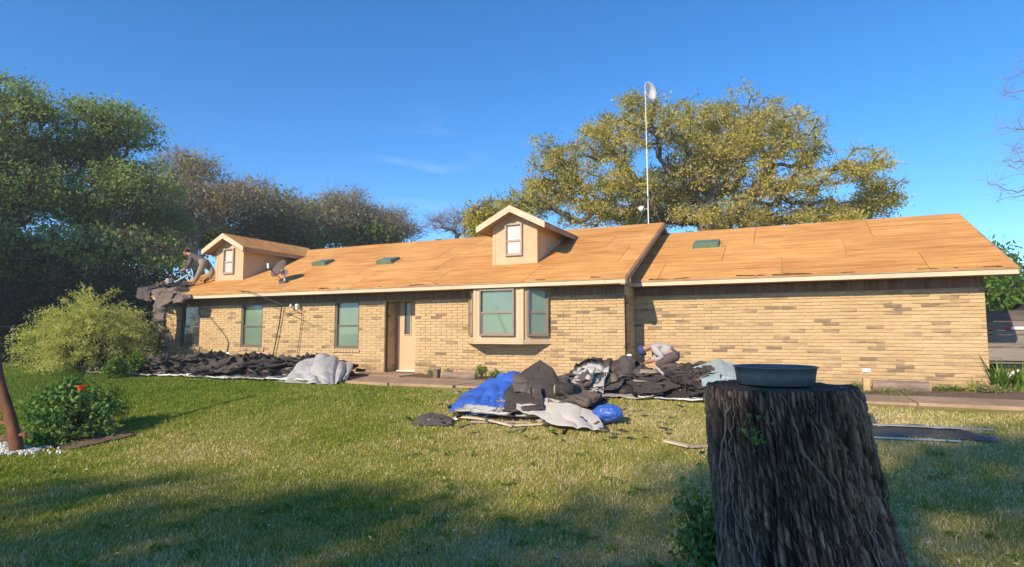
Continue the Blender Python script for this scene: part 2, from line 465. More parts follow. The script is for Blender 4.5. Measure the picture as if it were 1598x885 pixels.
# ------------------------------------------------------------------ the ground
def axis_pts(a, b, step, far, k=1.22):
    mid = list(np.arange(a, b + 1e-6, step)); lo = []; hi = []; s = step; v = a
    while v > -far: s *= k; v -= s; lo.append(v)
    s = step; v = b
    while v < far: s *= k; v += s; hi.append(v)
    return np.array(lo[::-1] + mid + hi)
def make_lawn():
    xs = axis_pts(-20, 8, .22, 1200); ys = axis_pts(-3, 16, .22, 1200)
    X, Y = np.meshgrid(xs, ys); Z = gz(X, Y)
    V = np.stack([X.ravel(), Y.ravel(), Z.ravel()], 1); nx = len(xs)
    i = np.arange(len(ys) - 1)[:, None] * nx + np.arange(nx - 1)[None]
    F = np.stack([i, i + 1, i + nx + 1, i + nx], -1).reshape(-1, 4)
    tag(npmesh('lawn', V, F, M['lawn'], smooth=True), kind='structure')
make_lawn()
DL, DR, OV, ZE, SL = 12.438, 13.371, 0.495, 2.152, 0.4343     # wing walls, overhang, eave height, roof slope
XL, XR, XE, XLE, XLW = -3.186, 3.184, 3.552, -3.03, -18.0     # wing corner, right wall end, right eave end, left-wing rake, left end
RYL, RYR = DL + 3.752, DR + 3.194
RZL, RZR = ZE + SL * (3.752 + OV), ZE + SL * (3.194 + OV)
def surf(name, outline, z, mat, top=None):
    """a slab or sheet with a slightly uneven edge"""
    m = MB(); n = len(outline)
    m.add([(x, y, z - .25) for x, y in outline] + [(x, y, z) for x, y in outline],
          [tuple(range(n, 2 * n))] + [(i, (i + 1) % n, n + (i + 1) % n, n + i) for i in range(n)])
    return tag(m.build(name, mat), kind='structure')
# walk along the house in cast slabs, each its own piece
walk = thing('path', None, None); walk['kind'] = 'structure'
xx = -10.4; k = 0
while xx < 14:
    L = 1.5; m = MB()
    y0 = 9.95 + .16 * max(0, min(1, (xx + 8) / 8)) * 2.2; dz = random.uniform(-.006, .006)
    m.box(xx + .008, xx + L - .008, y0 + random.uniform(-.02, .02), 11.42, -.2, .012 + dz)
    m.build('slab', M['concrete'], walk, bevel=.012); xx += L
surf('porch_slab', [(-9.75, 11.435), (-8.2, 11.435), (-8.2, 12.43), (-8.42, 12.43), (-8.42, 13.2), (-9.45, 13.2), (-9.45, 12.43), (-9.75, 12.43)], .03, M['concrete'])
def bed(name, x0, x1, y0, y1, seed, amp=.05):
    xs = np.arange(x0, x1, .09); ys = np.linspace(y0, y1, 13); X, Y = np.meshgrid(xs, ys)
    Z = -.01 + amp * fbm(X * 3, Y * 3, seed=seed) * np.clip(np.minimum(Y - y0, y1 - Y) * 6 + .1, 0, 1)
    nx = len(xs); i = np.arange(len(ys) - 1)[:, None] * nx + np.arange(nx - 1)[None]
    F = np.stack([i, i + 1, i + nx + 1, i + nx], -1).reshape(-1, 4)
    tag(npmesh(name, np.stack([X.ravel(), Y.ravel(), Z.ravel()], 1), F, M['soil'], smooth=True), kind='structure')
bed('flower_bed', -8.15, XL, 11.435, DL - .01, 4)
bed('flower_bed', XL + .02, 6.0, 11.435, DR - .01, 5)

# ------------------------------------------------------------------ the house
house = thing('house', 'long buff brick ranch house with its roof stripped to bare orange plywood', 'house', (-7, 14, 0))
wx = lambda px, Y=DL: float(onY(px, 500, Y)[0])
W0 = (wx(281), wx(312), .60, 2.02); W1 = (-14.51, -13.66, .60, 2.02); W2 = (-11.02, -10.21, .60, 2.02)
DO = (-9.39, -8.47, .03, 2.02)
BY = DL - .42
BXL, BXR = float(onY(741, 490, BY)[0]), float(onY(815, 490, BY)[0]); BWR = float(onY(858, 490, DL)[0]); BWL = float(onY(732, 490, DL)[0])
BAY = (BWL + .05, BWR - .05, .84, 2.02)
TOPB = 27 * .0677
def clip_rects(x0, x1, z0, z1, ops):
    """split a wall rectangle around its openings"""
    xs = sorted(set([x0, x1] + [o[0] for o in ops] + [o[1] for o in ops])); r = []
    for a, b in zip(xs[:-1], xs[1:]):
        zz = [(z0, z1)]
        for o in ops:
            if o[0] <= a + 1e-6 and o[1] >= b - 1e-6:
                nz = []
                for p, q in zz:
                    if o[2] > p: nz.append((p, min(q, o[2])))
                    if o[3] < q: nz.append((max(p, o[3]), q))
                zz = nz
        for p, q in zz:
            if q - p > 1e-4: r.append((a, b, p, q))
    return r
ops_l = [W0, W1, W2, DO, BAY]
m = MB()
for a, b, p, q in clip_rects(XLW + .1, XL, -.2, 2.1, ops_l): m.box(a, b, DL + .017, DL + .14, p, q)
wallL = m.build('wall', M['mortar'], house)
m = MB()
m.box(XL - .14, XL - .012, DL + .141, 18.6, -.2, 2.1)          # return wall and hidden end walls
m.box(XLW + .1, XLW + .24, DL + .141, 19.7, -.2, 2.1)
m.box(XLW + .1, XL, 19.7, 19.84, -.2, 2.1)
wallS = m.build('wall', M['mortar'], house)
m = MB()
m.box(XL + .0, XR, DR + .017, DR + .14, -.2, 2.1); m.box(XR - .14, XR - .001, DR + .141, 19.6, -.2, 2.1); m.box(XL, XR, 19.6, 19.74, -.2, 2.1)
wallR = m.build('wall', M['mortar'], house)
# bricks
BL, BH, CO = .290, .0577, .0677
brick_me = None
def brick_list(x0, x1, ops, seed):
    r = random.Random(seed); out = []
    for c in range(27):
        z = c * CO + .005; off = (BL + .01) * (.5 if c % 2 else 0) + r.uniform(-.008, .008); x = x0 - off
        while x < x1:
            a, b = max(x, x0), min(x + BL, x1); x += BL + .01
            segs = [(a, b)]
            for o in ops:
                if z + BH > o[2] - .002 and z < o[3] + .002:
                    ns = []
                    for p, q in segs:
                        if q <= o[0] or p >= o[1]: ns.append((p, q)); continue
                        if p < o[0]: ns.append((p, o[0] - .004))
                        if q > o[1]: ns.append((o[1] + .004, q))
                    segs = ns
            for p, q in segs:
                if q - p > .03: out.append((p, q, z))
    return out
ops_b = [(o[0], o[1], o[2] - (.10 if o in (W0, W1, W2) else 0), o[3]) for o in ops_l]
bl = [(a, b, z, DL, 0) for a, b, z in brick_list(XLW + .1, XL, ops_b, 1)] + [(a, b, z, DR, 1) for a, b, z in brick_list(XL, XR, [], 2)]
bl.sort(key=lambda t: ((t[0] + t[1]) / 2) ** 2 + t[3] ** 2 - (0 if t[1] - t[0] > .28 else -30))
def brick_geo():
    m = MB(); a, b = BL / 2, BH / 2; e = .005
    m.hexa([(-a, 0, -b), (a, 0, -b), (a, .05, -b), (-a, .05, -b), (-a, 0, b), (a, 0, b), (a, .05, b), (-a, .05, b)])
    m.v = [(-a, .004, -b), (a, .004, -b), (a, .05, -b), (-a, .05, -b), (-a, .004, b), (a, .004, b), (a, .05, b), (-a, .05, b),
           (-a + e, 0, -b + e), (a - e, 0, -b + e), (a - e, 0, b - e), (-a + e, 0, b - e)]
    m.f = [(0, 3, 2, 1), (4, 5, 6, 7), (1, 2, 6, 5), (2, 3, 7, 6), (3, 0, 4, 7), (0, 1, 9, 8), (1, 5, 10, 9), (5, 4, 11, 10), (4, 0, 8, 11), (8, 9, 10, 11)]
    return m
proto = None; nsingle = 0; rest = [MB(), MB()]
for a, b, z, Y, wi in bl:
    dy = random.uniform(-.003, .003)
    if wi == 1 and nsingle < 295 and b - a > .28:
        if proto is None:
            proto = brick_geo().build('brick', M['brick'], wallR); o = proto
        else:
            o = proto.copy(); C.objects.link(o); o.parent = wallR
        o.location = ((a + b) / 2, Y + dy, z + BH / 2); nsingle += 1
    else:
        e = .004; y = Y + dy; m = rest[wi]
        m.add([(a, y + .004, z), (b, y + .004, z), (b, y + .05, z), (a, y + .05, z), (a, y + .004, z + BH), (b, y + .004, z + BH), (b, y + .05, z + BH), (a, y + .05, z + BH),
               (a + e, y, z + e), (b - e, y, z + e), (b - e, y, z + BH - e), (a + e, y, z + BH - e)],
              [(0, 3, 2, 1), (4, 5, 6, 7), (1, 2, 6, 5), (2, 3, 7, 6), (3, 0, 4, 7), (0, 1, 9, 8), (1, 5, 10, 9), (5, 4, 11, 10), (4, 0, 8, 11), (8, 9, 10, 11)])
tag(rest[0].build('brickwork', M['brick'], wallL), kind='stuff')
tag(rest[1].build('brickwork', M['brick'], wallR), kind='stuff')
# bricks of the return wall and of the door recess sides
m = MB(); r = random.Random(5)
def side_bricks(m, x, y0, y1, sgn):
    for c in range(27):
        z = c * CO + .005; y = y0 - (.1 if c % 2 else 0)
        while y < y1:
            a, b = max(y, y0 + .004), min(y + BL, y1); y += BL + .01
            if b - a > .02: m.box(min(x, x - sgn * .05), max(x, x - sgn * .05), a, b, z, z + BH)
side_bricks(m, XL, DL + .003, DR + .01, 1)
tag(m.build('brickwork', M['brick'], wallS), kind='stuff')
RD = DL + .50
m = MB(); m.box(DO[0] - .12, DO[0] - .012, DL + .141, RD + .1, 0, 2.02); m.box(DO[1] + .012, DO[1] + .12, DL + .141, RD + .1, 0, 2.02)
m.box(DO[0] - .12, DO[1] + .12, DL + .02, RD + .1, 2.021, 2.10)
rec = m.build('wall', M['mortar'], house)
m = MB(); side_bricks(m, DO[0], DL + .055, RD, 1); side_bricks(m, DO[1], DL + .055, RD, -1)
tag(m.build('brickwork', M['brick'], rec), kind='stuff')
# door
m = MB()
m.box(DO[0] + .11, DO[1] - .03, RD, RD + .045, .06, 1.99)
door = m.build('door', M['door'], house, bevel=.004)
m = MB(); dx0, dx1 = DO[0] + .11, DO[1] - .03
for a, b, p, q in ((dx0 + .0, dx0 + .0, 0, 0),): pass
lx0 = float(onY(632, 500, RD)[0]); lx1 = float(onY(641, 500, RD)[0])
m.box(lx0, lx1, RD - .012, RD - .002, .98, 1.80); m.build('pane', M['pane_dark'], door)
m = MB()
for a, b, p, q in ((lx0 - .025, lx0, .955, 1.825), (lx1, lx1 + .025, .955, 1.825), (lx0, lx1, .955, .98), (lx0, lx1, 1.80, 1.825)): m.box(a, b, RD - .02, RD - .001, p, q)
m.build('pane_frame', M['door'], door)
m = MB(); m.lathe([(0, 0), (.028, .0), (.032, .02), (.02, .045), (0, .05)], (dx1 - .07, RD - .002, .98), 12, Matrix.Rotation(R(90), 4, 'X')); m.build('handle', M['bronze'], door, True)
m = MB(); m.box(DO[0] + .003, DO[0] + .108, RD - .03, RD + .05, .03, 2.018); m.box(DO[1] - .028, DO[1] - .003, RD - .03, RD + .05, .03, 2.018); m.box(DO[0] + .108, DO[1] - .028, RD - .03, RD + .05, 1.992, 2.018)
m.build('door_frame', M['rake'], house)
m = MB(); m.box(DO[0] + .10, DO[1] - .01, RD - .11, RD + .04, .031, .058); m.build('threshold', M['white_metal'], house, bevel=.004)
# windows
def window(o, u, n, w, h, matf, matp, parent, fr=.05, rail=.5, depth=.05, label=None, blindlow=False):
    """o lower-left corner, u along the wall, n outward"""
    o = Vector([float(c) for c in o]); u = Vector(u).normalized(); n = Vector(n).normalized(); z = Vector((0, 0, 1))
    def bar(m, a, b, p, q, d0, d1):
        m.hexa([o + u * s + z * t + n * d for t in (p, q) for s, d in ((a, d1), (b, d1), (b, d0), (a, d0))])
    m = MB()
    bar(m, 0, fr, 0, h, -depth, .02); bar(m, w - fr, w, 0, h, -depth, .02); bar(m, fr, w - fr, 0, fr, -depth, .018); bar(m, fr, w - fr, h - fr, h, -depth, .018)
    f = m.build('window', matf, parent)
    if label: f['label'] = label
    m = MB(); zr = h * rail
    bar(m, fr, w - fr, zr - .022, zr + .022, -.045, -.005)
    bar(m, fr + .001, fr + .024, fr, zr - .022, -.042, -.012); bar(m, w - fr - .024, w - fr - .001, fr, zr - .022, -.042, -.012); bar(m, fr + .024, w - fr - .024, fr + .001, fr + .026, -.042, -.012)
    m.build('sash', matf, f)
    m = MB(); bar(m, fr + .002, w - fr - .002, fr + .002, zr, -.040, -.032); m.build('pane', matp, f)
    m = MB(); bar(m, fr + .002, w - fr - .002, zr + .002, h - fr - .002, -.050, -.043); m.build('pane', matp, f)
    return f
for wv, lab in ((W0, 'shaded bronze window at the left end'), (W1, 'bronze sash window with green screened glass'), (W2, 'bronze sash window with green screened glass')):
    window((wv[0], DL + .05, wv[2]), (1, 0, 0), (0, -1, 0), wv[1] - wv[0], wv[3] - wv[2], M['bronze'], M['pane_dark'] if wv is W0 else M['pane'], house, fr=.055, rail=.43)  # leftmost pane darker, the hanging felt's shadow put into its glass colour
    # sill of rowlock bricks
    x = wv[0] - .04; sm = MB(); sm.box(wv[0] - .04, wv[1] + .04, DL + .02, DL + .12, wv[2] - .10, wv[2] - .012)
    sill = sm.build('sill', M['mortar'], house); br = None
    while x < wv[1] + .02:
        if br is None:
            q = MB(); q.hexa([(0, -.03, -.09), (.09, -.03, -.09), (.09, .05, -.09), (0, .05, -.09), (0, -.035, -.012), (.09, -.035, -.012), (.09, .06, -.003), (0, .06, -.003)])
            br = q.build('brick', M['brick'], sill); o = br
        else: o = br.copy(); C.objects.link(o); o.parent = sill
        o.location = (x, DL, wv[2]); x += .0995
# bay window
fp = [(BWL, DL + .02), (BXL, BY), (BXR, BY), (BWR, DL + .02)]
m = MB(); m.prism([(x, y) for x, y in fp], 2, .87, 2.02); bayw = m.build('bay_window', M['trim'], house)
def grow(fp, e): return [(fp[0][0] - e * 1.2, fp[0][1]), (fp[1][0] - e * .6, fp[1][1] - e), (fp[2][0] + e * .6, fp[2][1] - e), (fp[3][0] + e * 1.2, fp[3][1])]
m = MB(); m.prism(grow(fp, .025), 2, .80, .868); m.prism(grow(fp, .045), 2, .765, .798); m.build('bay_base', M['trim'], bayw, bevel=.004)
for x in (BXL, BXR): m = MB(); m.box(x - .035, x + .035, BY - .012, BY + .03, .869, 2.019); m.build('corner_board', M['trim'], bayw, bevel=.004)
a = onY(750, 525, BY); b = onY(804, 447, BY)
def winbay(o, u, n, w, h, rail):
    f = window(o, u, n, w, h, M['bronze2'], M['pane'], house, fr=.034, rail=rail)
    return f
winbay((a[0], BY - .056, .95), (1, 0, 0), (0, -1, 0), b[0] - a[0], 1.04, .5)
u = Vector((BWR - BXR, DL + .02 - BY, 0)); ul = u.length; u.normalize(); nn = Vector((u.y, -u.x, 0))
winbay(Vector((BXR, BY, .95)) + u * .10 + nn * .056, u, nn, ul - .17, 1.04, .5)
ulv = Vector((BXL - BWL, BY - DL - .02, 0)); l2 = ulv.length; ulv.normalize(); n2 = Vector((ulv.y, -ulv.x, 0))
winbay(Vector((BWL, DL + .02, .95)) + ulv * .10 + n2 * .03, ulv, n2, l2 - .20, 1.04, .5)
# dark window strip left of the bay (edge of the left light)
# frieze boards with grooves, soffits, fascias
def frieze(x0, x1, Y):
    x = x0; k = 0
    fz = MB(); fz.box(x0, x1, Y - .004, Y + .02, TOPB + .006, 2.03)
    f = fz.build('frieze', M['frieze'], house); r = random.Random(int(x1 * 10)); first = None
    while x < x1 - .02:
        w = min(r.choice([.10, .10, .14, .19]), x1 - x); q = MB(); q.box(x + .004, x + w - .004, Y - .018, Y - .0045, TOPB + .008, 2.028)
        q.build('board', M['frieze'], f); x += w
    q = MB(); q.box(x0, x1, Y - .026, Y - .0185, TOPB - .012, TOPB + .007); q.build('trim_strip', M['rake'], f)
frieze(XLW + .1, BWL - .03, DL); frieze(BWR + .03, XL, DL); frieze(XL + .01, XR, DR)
def eave(x0, x1, D, seed):
    m = MB(); m.box(x0 + .001, x1 - .001, D - OV + .021, D - .03, 2.03, 2.045); m.build('soffit', M['soffit'], house)
    m = MB(); r = random.Random(seed); x = x0; par = None
    m.box(x0 + .001, x1 - .001, D - OV + .002, D - OV + .02, 2.05, 2.10); par = m.build('fascia', M['fascia'], house)
    while x < x1 - .01:
        L = min(3.66, x1 - x); q = MB(); dz = r.uniform(-.004, .004)
        q.box(x + .002, x + L - .002, D - OV - .022, D - OV, 2.022 + dz, 2.102 + dz); q.build('board', M['fascia'], par, bevel=.003)
        q = MB(); q.box(x + .002, x + L - .002, D - OV - .034, D - OV - .0005, 2.106, 2.128); q.build('drip_strip', M['rake'], par); x += L
eave(XLW - .1, XLE, DL, 3); eave(XL + .05, XE, DR, 4)
# roof decks
CS = math.sqrt(1 + SL * SL)
def rp(x, s, D, up=0):
    return (x, D - OV + s / CS - up * SL / CS, ZE + s * SL / CS + up / CS)
def roof(x0, x1, D, ry, seed):
    LS = (ry - (D - OV)) * CS
    m = MB()
    m.hexa([rp(x0, -.0, D, -.09), rp(x1, -.0, D, -.09), rp(x1, LS, D, -.09), rp(x0, LS, D, -.09), rp(x0, 0, D, -.022), rp(x1, 0, D, -.022), rp(x1, LS, D, -.022), rp(x0, LS, D, -.022)])
    zt = ZE + LS * SL / CS; bk = 2 * ry - (D - OV)                                   # back slope
    m.hexa([(x0, ry + .001, zt - .13), (x1, ry + .001, zt - .13), (x1, bk, ZE - .09), (x0, bk, ZE - .09), (x0, ry + .001, zt - .02), (x1, ry + .001, zt - .02), (x1, bk, ZE), (x0, bk, ZE)])
    rf = m.build('roof', M['rake'], house); r = random.Random(seed); s = -.025; row = 0
    while s < LS - .05:
        h = min(1.22, LS - s); x = x0 - r.choice([0, .61, 1.22, 1.83])
        while x < x1:
            a, b = max(x, x0), min(x + 2.44, x1); x += 2.44
            if b - a < .03: continue
            q = MB(); t = r.uniform(-.002, .003); g = .005; tilt = r.uniform(-.0015, .0015)
            q.hexa([rp(a + g, s + g, D, -.018), rp(b - g, s + g, D, -.018), rp(b - g, s + h - g, D, -.018), rp(a + g, s + h - g, D, -.018),
                    rp(a + g, s + g, D, t), rp(b - g, s + g, D, t + tilt), rp(b - g, s + h - g, D, t), rp(a + g, s + h - g, D, t - tilt)])
            q.build('panel', M['ply'], rf)
        s += h; row += 1
    return rf
roofL = roof(XLW - .1, XLE, DL, RYL, 11); roofR = roof(XL + .0, XE, DR, RYR, 12)
# gable ends and rake boards
def gable(x, D, ry, sgn, mat):
    zt = ZE + SL * (ry - D + OV); bk = 2 * ry - D
    m = MB(); m.prism([(D + .14, 2.101), (bk, 2.101), (ry, zt - .14)], 0, x - .03 * sgn, x); g = m.build('gable', mat, house)
    return g
gable(XL - .012, DL, RYL, 1, M['siding']); gable(XR - .001, DR, RYR, 1, M['siding']); gable(XLW + .12, DL, RYL, -1, M['siding'])
def rake(x, D, ry, t0, t1, w=.13):
    LS = (ry - (D - OV)) * CS; zt = ZE + LS * SL / CS; bk = 2 * ry - (D - OV)
    m = MB(); m.hexa([rp(x + t0, -.03, D, -w), rp(x + t1, -.03, D, -w), rp(x + t1, LS, D, -w), rp(x + t0, LS, D, -w), rp(x + t0, -.03, D, -.021), rp(x + t1, -.03, D, -.021), rp(x + t1, LS, D, -.021), rp(x + t0, LS, D, -.021)])
    m.hexa([(x + t0, ry + .002, zt - .16), (x + t1, ry + .002, zt - .16), (x + t1, bk, ZE - .13), (x + t0, bk, ZE - .13), (x + t0, ry + .002, zt - .03), (x + t1, ry + .002, zt - .03), (x + t1, bk, ZE - .01), (x + t0, bk, ZE - .01)])
    m.build('rake_board', M['rake'], house)
rake(XLE, DL, RYL, .001, .026); rake(XE, DR, RYR, .001, .026); rake(XLE - .14, DL, RYL, 0, .02)
# eave corner return with a white end cap
m = MB(); m.prism([(DL - OV - .02, 2.0), (DL - .0, 2.0), (DL - .0, 2.28), (DL - OV - .02, 2.07)], 0, XLE - .10, XLE + .0008); m.build('eave_return', M['rake'], house)
m = MB(); m.box(XLE + .027, XLE + .034, DL - OV + .22, DL - OV + .28, 2.06, 2.14); m.build('end_cap', M['white_metal'], house)
# box vents
def vent(x, y, D, w=.56, l=.46, hgt=.13, label=None):
    s = (y - D + OV) * CS; m = MB()
    m.hexa([rp(x - w / 2, s - l / 2, D, .0), rp(x + w / 2, s - l / 2, D, .0), rp(x + w / 2, s + l / 2, D, 0), rp(x - w / 2, s + l / 2, D, 0),
            rp(x - w / 2 + .02, s - l / 2 + .01, D, hgt), rp(x + w / 2 - .02, s - l / 2 + .01, D, hgt), rp(x + w / 2 - .02, s + l / 2, D, hgt * .62), rp(x - w / 2 + .02, s + l / 2, D, hgt * .62)])
    v = m.build('roof_vent', M['vent'], house, bevel=.012)
    q = MB(); e = .05
    q.hexa([rp(x - w / 2 - e, s - l / 2 - e, D, .004), rp(x + w / 2 + e, s - l / 2 - e, D, .004), rp(x + w / 2 + e, s + l / 2 + e, D, .004), rp(x - w / 2 - e, s + l / 2 + e, D, .004),
            rp(x - w / 2 - e, s - l / 2 - e, D, .008), rp(x + w / 2 + e, s - l / 2 - e, D, .008), rp(x + w / 2 + e, s + l / 2 + e, D, .008), rp(x - w / 2 - e, s + l / 2 + e, D, .008)])
    q.build('flange', M['ply'], v)
vent(-13.15, 14.27, DL); vent(-10.5, 14.03, DL); vent(-1.82, 15.17, DR, .62, .5)
# dormers
def dormer(xc, yf=13.2, w=1.2, zw=3.60, za=4.085, ov=.30):
    zb = ZE + SL * (yf - DL + OV); hw = w / 2; yb = (zw - ZE) / SL + DL - OV
    m = MB()
    gz_ = lambda x: zw + (za - .13 - zw) * (1 - abs(x - xc) / (hw + ov)) * 1.0 + .02
    pts = [(xc - hw, zb - .1), (xc + hw, zb - .1), (xc + hw, gz_(xc + hw)), (xc, gz_(xc)), (xc - hw, gz_(xc - hw))]
    m.prism(pts, 1, yf, yf + .03)
    for sx in (-1, 1):
        x = xc + sx * hw
        m.prism([(yf + .0301, zb - .08), (yf + .0301, gz_(x) - .01), (yb + .6, gz_(x) - .01), (yb + .3, zw - .1)], 0, min(x, x - sx * .03), max(x, x - sx * .03))
    d = m.build('dormer', M['siding'], house)
    # boards of the front face, cut round the window
    ww, wh = .46, .80; wx0 = xc - .245; wz0 = zb + .20
    fb = MB(); 
    for a, b, p, q in clip_rects(xc - hw + .002, xc + hw - .002, zb - .02, zw + .04, [(wx0, wx0 + ww, wz0, wz0 + wh)]): fb.box(a, b, yf - .012, yf - .0005, p, q)
    fb.build('face_board', M['siding'], d)
    for xa, xb in ((xc - hw - .004, xc - hw + .07), (xc + hw - .07, xc + hw + .004)):
        tb = MB(); tb.box(xa, xb, yf - .022, yf - .013, zb - .03, zw + .03); tb.build('corner_board', M['siding'], d)
    cb = MB(); cb.box(xc - hw - .03, xc + hw + .03, yf - .05, yf - .023, zb - .045, zb - .022); cb.build('flashing', M['rake'], d)
    # roof: two slabs
    y0 = yf - ov; y1 = RYL + .25; r = MB(); e = hw + ov; t = .10
    for sx in (-1, 1):
        r.hexa([(xc, y0, za - t), (xc + sx * e, y0, zw + .02 - t), (xc + sx * e, y1, zw + .02 - t), (xc, y1, za - t), (xc, y0, za), (xc + sx * e, y0, zw + .02), (xc + sx * e, y1, zw + .02), (xc, y1, za)])
    rr = r.build('dormer_roof', M['rake'], d)
    b = MB()
    for sx in (-1, 1):
        b.hexa([(xc + sx * .0, y0 - .025, za - .15), (xc + sx * (e + .01), y0 - .025, zw - .12), (xc + sx * (e + .01), y0 - .001, zw - .12), (xc, y0 - .001, za - .15),
                (xc, y0 - .025, za + .012), (xc + sx * (e + .01), y0 - .025, zw + .03), (xc + sx * (e + .01), y0 - .001, zw + .03), (xc, y0 - .001, za + .012)])
    b.build('rake_board', M['fascia'], rr)
    for sx in (-1, 1):
        x = xc + sx * e; b = MB(); b.box(min(x, x + sx * .02), max(x, x + sx * .02), y0 - .02, y1 - .9, zw - .105, zw + .018); b.build('side_fascia', M['rake'], rr)
    p = MB()
    for sx in (-1, 1):
        p.hexa([(xc, y0 - .02, za + .001), (xc + sx * (e + .03), y0 - .02, zw + .001 + .005), (xc + sx * (e + .03), y1 - .05, zw + .006), (xc, y1 - .05, za + .001),
                (xc, y0 - .02, za + .016), (xc + sx * (e + .03), y0 - .02, zw + .021), (xc + sx * (e + .03), y1 - .05, zw + .021), (xc, y1 - .05, za + .016)])
    p.build('deck', M['ply'], rr)
    o = Vector((wx0, yf - .055, wz0)); f = window(o, (1, 0, 0), (0, -1, 0), ww, wh, M['paleframe'], M['pane_white'], house, fr=.04, rail=.47)
dormer(-6.085); dormer(-15.86, yf=13.1)
# torn paper left along ridge and eaves
m = MB(); r = random.Random(9)
for k in range(46):
    if k % 2: x = r.uniform(XL + .1, XE - .1); D = DR; ls = (RYR - DR + OV) * CS
    else: x = r.uniform(-14.5, XLE - .1); D = DL; ls = (RYL - DL + OV) * CS
    s = r.choice([-.02, -.02, ls - .04]) + r.uniform(0, .04); w = r.uniform(.05, .35); h = r.uniform(.01, .035)
    m.hexa([rp(x, s, D, .004), rp(x + w, s, D, .004), rp(x + w * .9, s + h, D, .004), rp(x + w * .1, s + h, D, .004), rp(x, s, D, .012 + r.uniform(0, .02)), rp(x + w, s, D, .014), rp(x + w * .9, s + h, D, .01), rp(x + w * .1, s + h, D, .01)])
tag(m.build('felt_scraps', M['felt'], house), kind='stuff')
# outlet cover on the right wall
p0 = onY(1352, 578, DR - .01); m = MB(); m.box(p0[0] - .07, p0[0] + .07, DR - .022, DR - .003, p0[2] - .035, p0[2] + .035); oc = m.build('outlet_cover', M['white_metal'], house, bevel=.005)
# twin floodlight under the eave
p0 = onY(463, 480, DL - .02); fl = MB(); fl.lathe([(0, 0), (.055, 0), (.055, .03), (0, .03)], (p0[0], DL - .002, p0[2]), 14, Matrix.Rotation(R(90), 4, 'X'))
f = fl.build('floodlight', M['white_metal'], house)
for sx in (-1, 1):
    q = MB(); Mx = Matrix.Rotation(R(65), 4, 'X') @ Matrix.Rotation(R(sx * 35), 4, 'Y'); q.lathe([(.018, 0), (.02, .05), (.05, .09), (.052, .13), (.0, .135)], (p0[0] + sx * .06, DL - .05, p0[2] + .01), 14, Mx); q.build('lamp_head', M['white_metal'], f, True)

# ------------------------------------------------------------------ mast and dishes
yb = 16.6; base = onY(1012, 345, yb); topp = onY(1007, 145, yb); bz = RZL - .1
mast = thing('antenna_mast', 'tall thin white antenna mast standing behind the roof ridge near the big oak', 'antenna mast', (base[0], yb, bz))
m = MB(); b0 = (base[0], yb, bz); m.tube([b0, (base[0] + (topp[0] - base[0]) * .5, yb, 6.2)], .017, 8); m.build('pole', M['white_metal'], mast)
m = MB(); m.tube([(base[0] + (topp[0] - base[0]) * .48, yb, 6.1), (topp[0], yb, topp[2] + .05)], .012, 8); m.build('pole', M['white_metal'], mast)
for k in range(3):
    t = R(90 + 120 * k + 20); q = MB(); q.tube([(base[0], yb, bz + .95), (base[0] + .45 * math.cos(t), yb + .45 * math.sin(t), bz - .05)], .014, 6); q.build('leg', M['galv'], mast)
m = MB(); Mx = Vector((.86, -.42, .1)).to_track_quat('Z', 'Y').to_matrix().to_4x4()
m.lathe([(0, -.0), (.10, .008), (.19, .035), (.265, .08), (.27, .082), (.262, .09), (.19, .05), (.1, .022), (0, .012)], (topp[0] + .10, yb - .04, topp[2] - .01), 28, Mx)
dd = m.build('dish', M['white_metal'], mast, True)
q = MB(); q.tube([(topp[0], yb, topp[2] - .0), (topp[0] + .1, yb - .04, topp[2] - .01)], .04, 8); q.build('bracket', M['white_metal'], dd)
q = MB(); c0 = onY(998, 328, yb); q.lathe([(0, 0), (.09, .0), (.08, .10), (.03, .16), (0, .16)], c0, 14, Matrix.Rotation(R(60), 4, 'Y')); q.tube([c0, (base[0], yb, c0[2] + .02)], .012, 5); q.build('small_antenna', M['white_metal'], mast, True)
# grey dish on the left roof slope
sb = np.array(rp(-13.05, (12.62 - DL + OV) * CS, DL, .0))
sat = thing('satellite_dish', 'dark grey oval satellite dish on the plywood roof beside the left dormer', 'satellite dish', sb)
m = MB(); m.box(sb[0] - .13, sb[0] + .13, sb[1] - .09, sb[1] + .09, sb[2] - .03, sb[2] + .045); m.build('foot', M['galv'], sat, bevel=.006)
m = MB(); m.tube([sb + [0, 0, .03], sb + [0, 0, .26]], .025, 8); m.build('pole', M['white_metal'], sat)
m = MB(); m.box(sb[0] - .10, sb[0] + .08, sb[1] - .05, sb[1] + .05, sb[2] + .22, sb[2] + .36); m.build('bracket', M['white_metal'], sat, bevel=.01)
dc = onY(438, 421, 12.66); nv = Vector((-.30, -.86, .42)).normalized(); Mx = nv.to_track_quat('Z', 'X').to_matrix().to_4x4() @ Matrix.Diagonal((.72, 1.0, 1.0, 1))
m = MB(); m.lathe([(0, -.02), (.14, -.01), (.28, .03), (.38, .075), (.385, .082), (.37, .085), (.28, .045), (.14, .006), (0, -.005)], dc, 32, Mx); m.build('dish', M['dishgrey'], sat, True)
lnb = onY(419, 415, 12.2); m = MB(); m.tube([(dc[0], dc[1], dc[2] - .25), (lnb[0], lnb[1], lnb[2] - .05)], .012, 6); m.build('arm', M['galv'], sat)
m = MB(); m.tube([lnb - [0, 0, .07], lnb + [-.02, 0, .07]], [.03, .035], 10); m.build('receiver', M['white_metal'], sat)

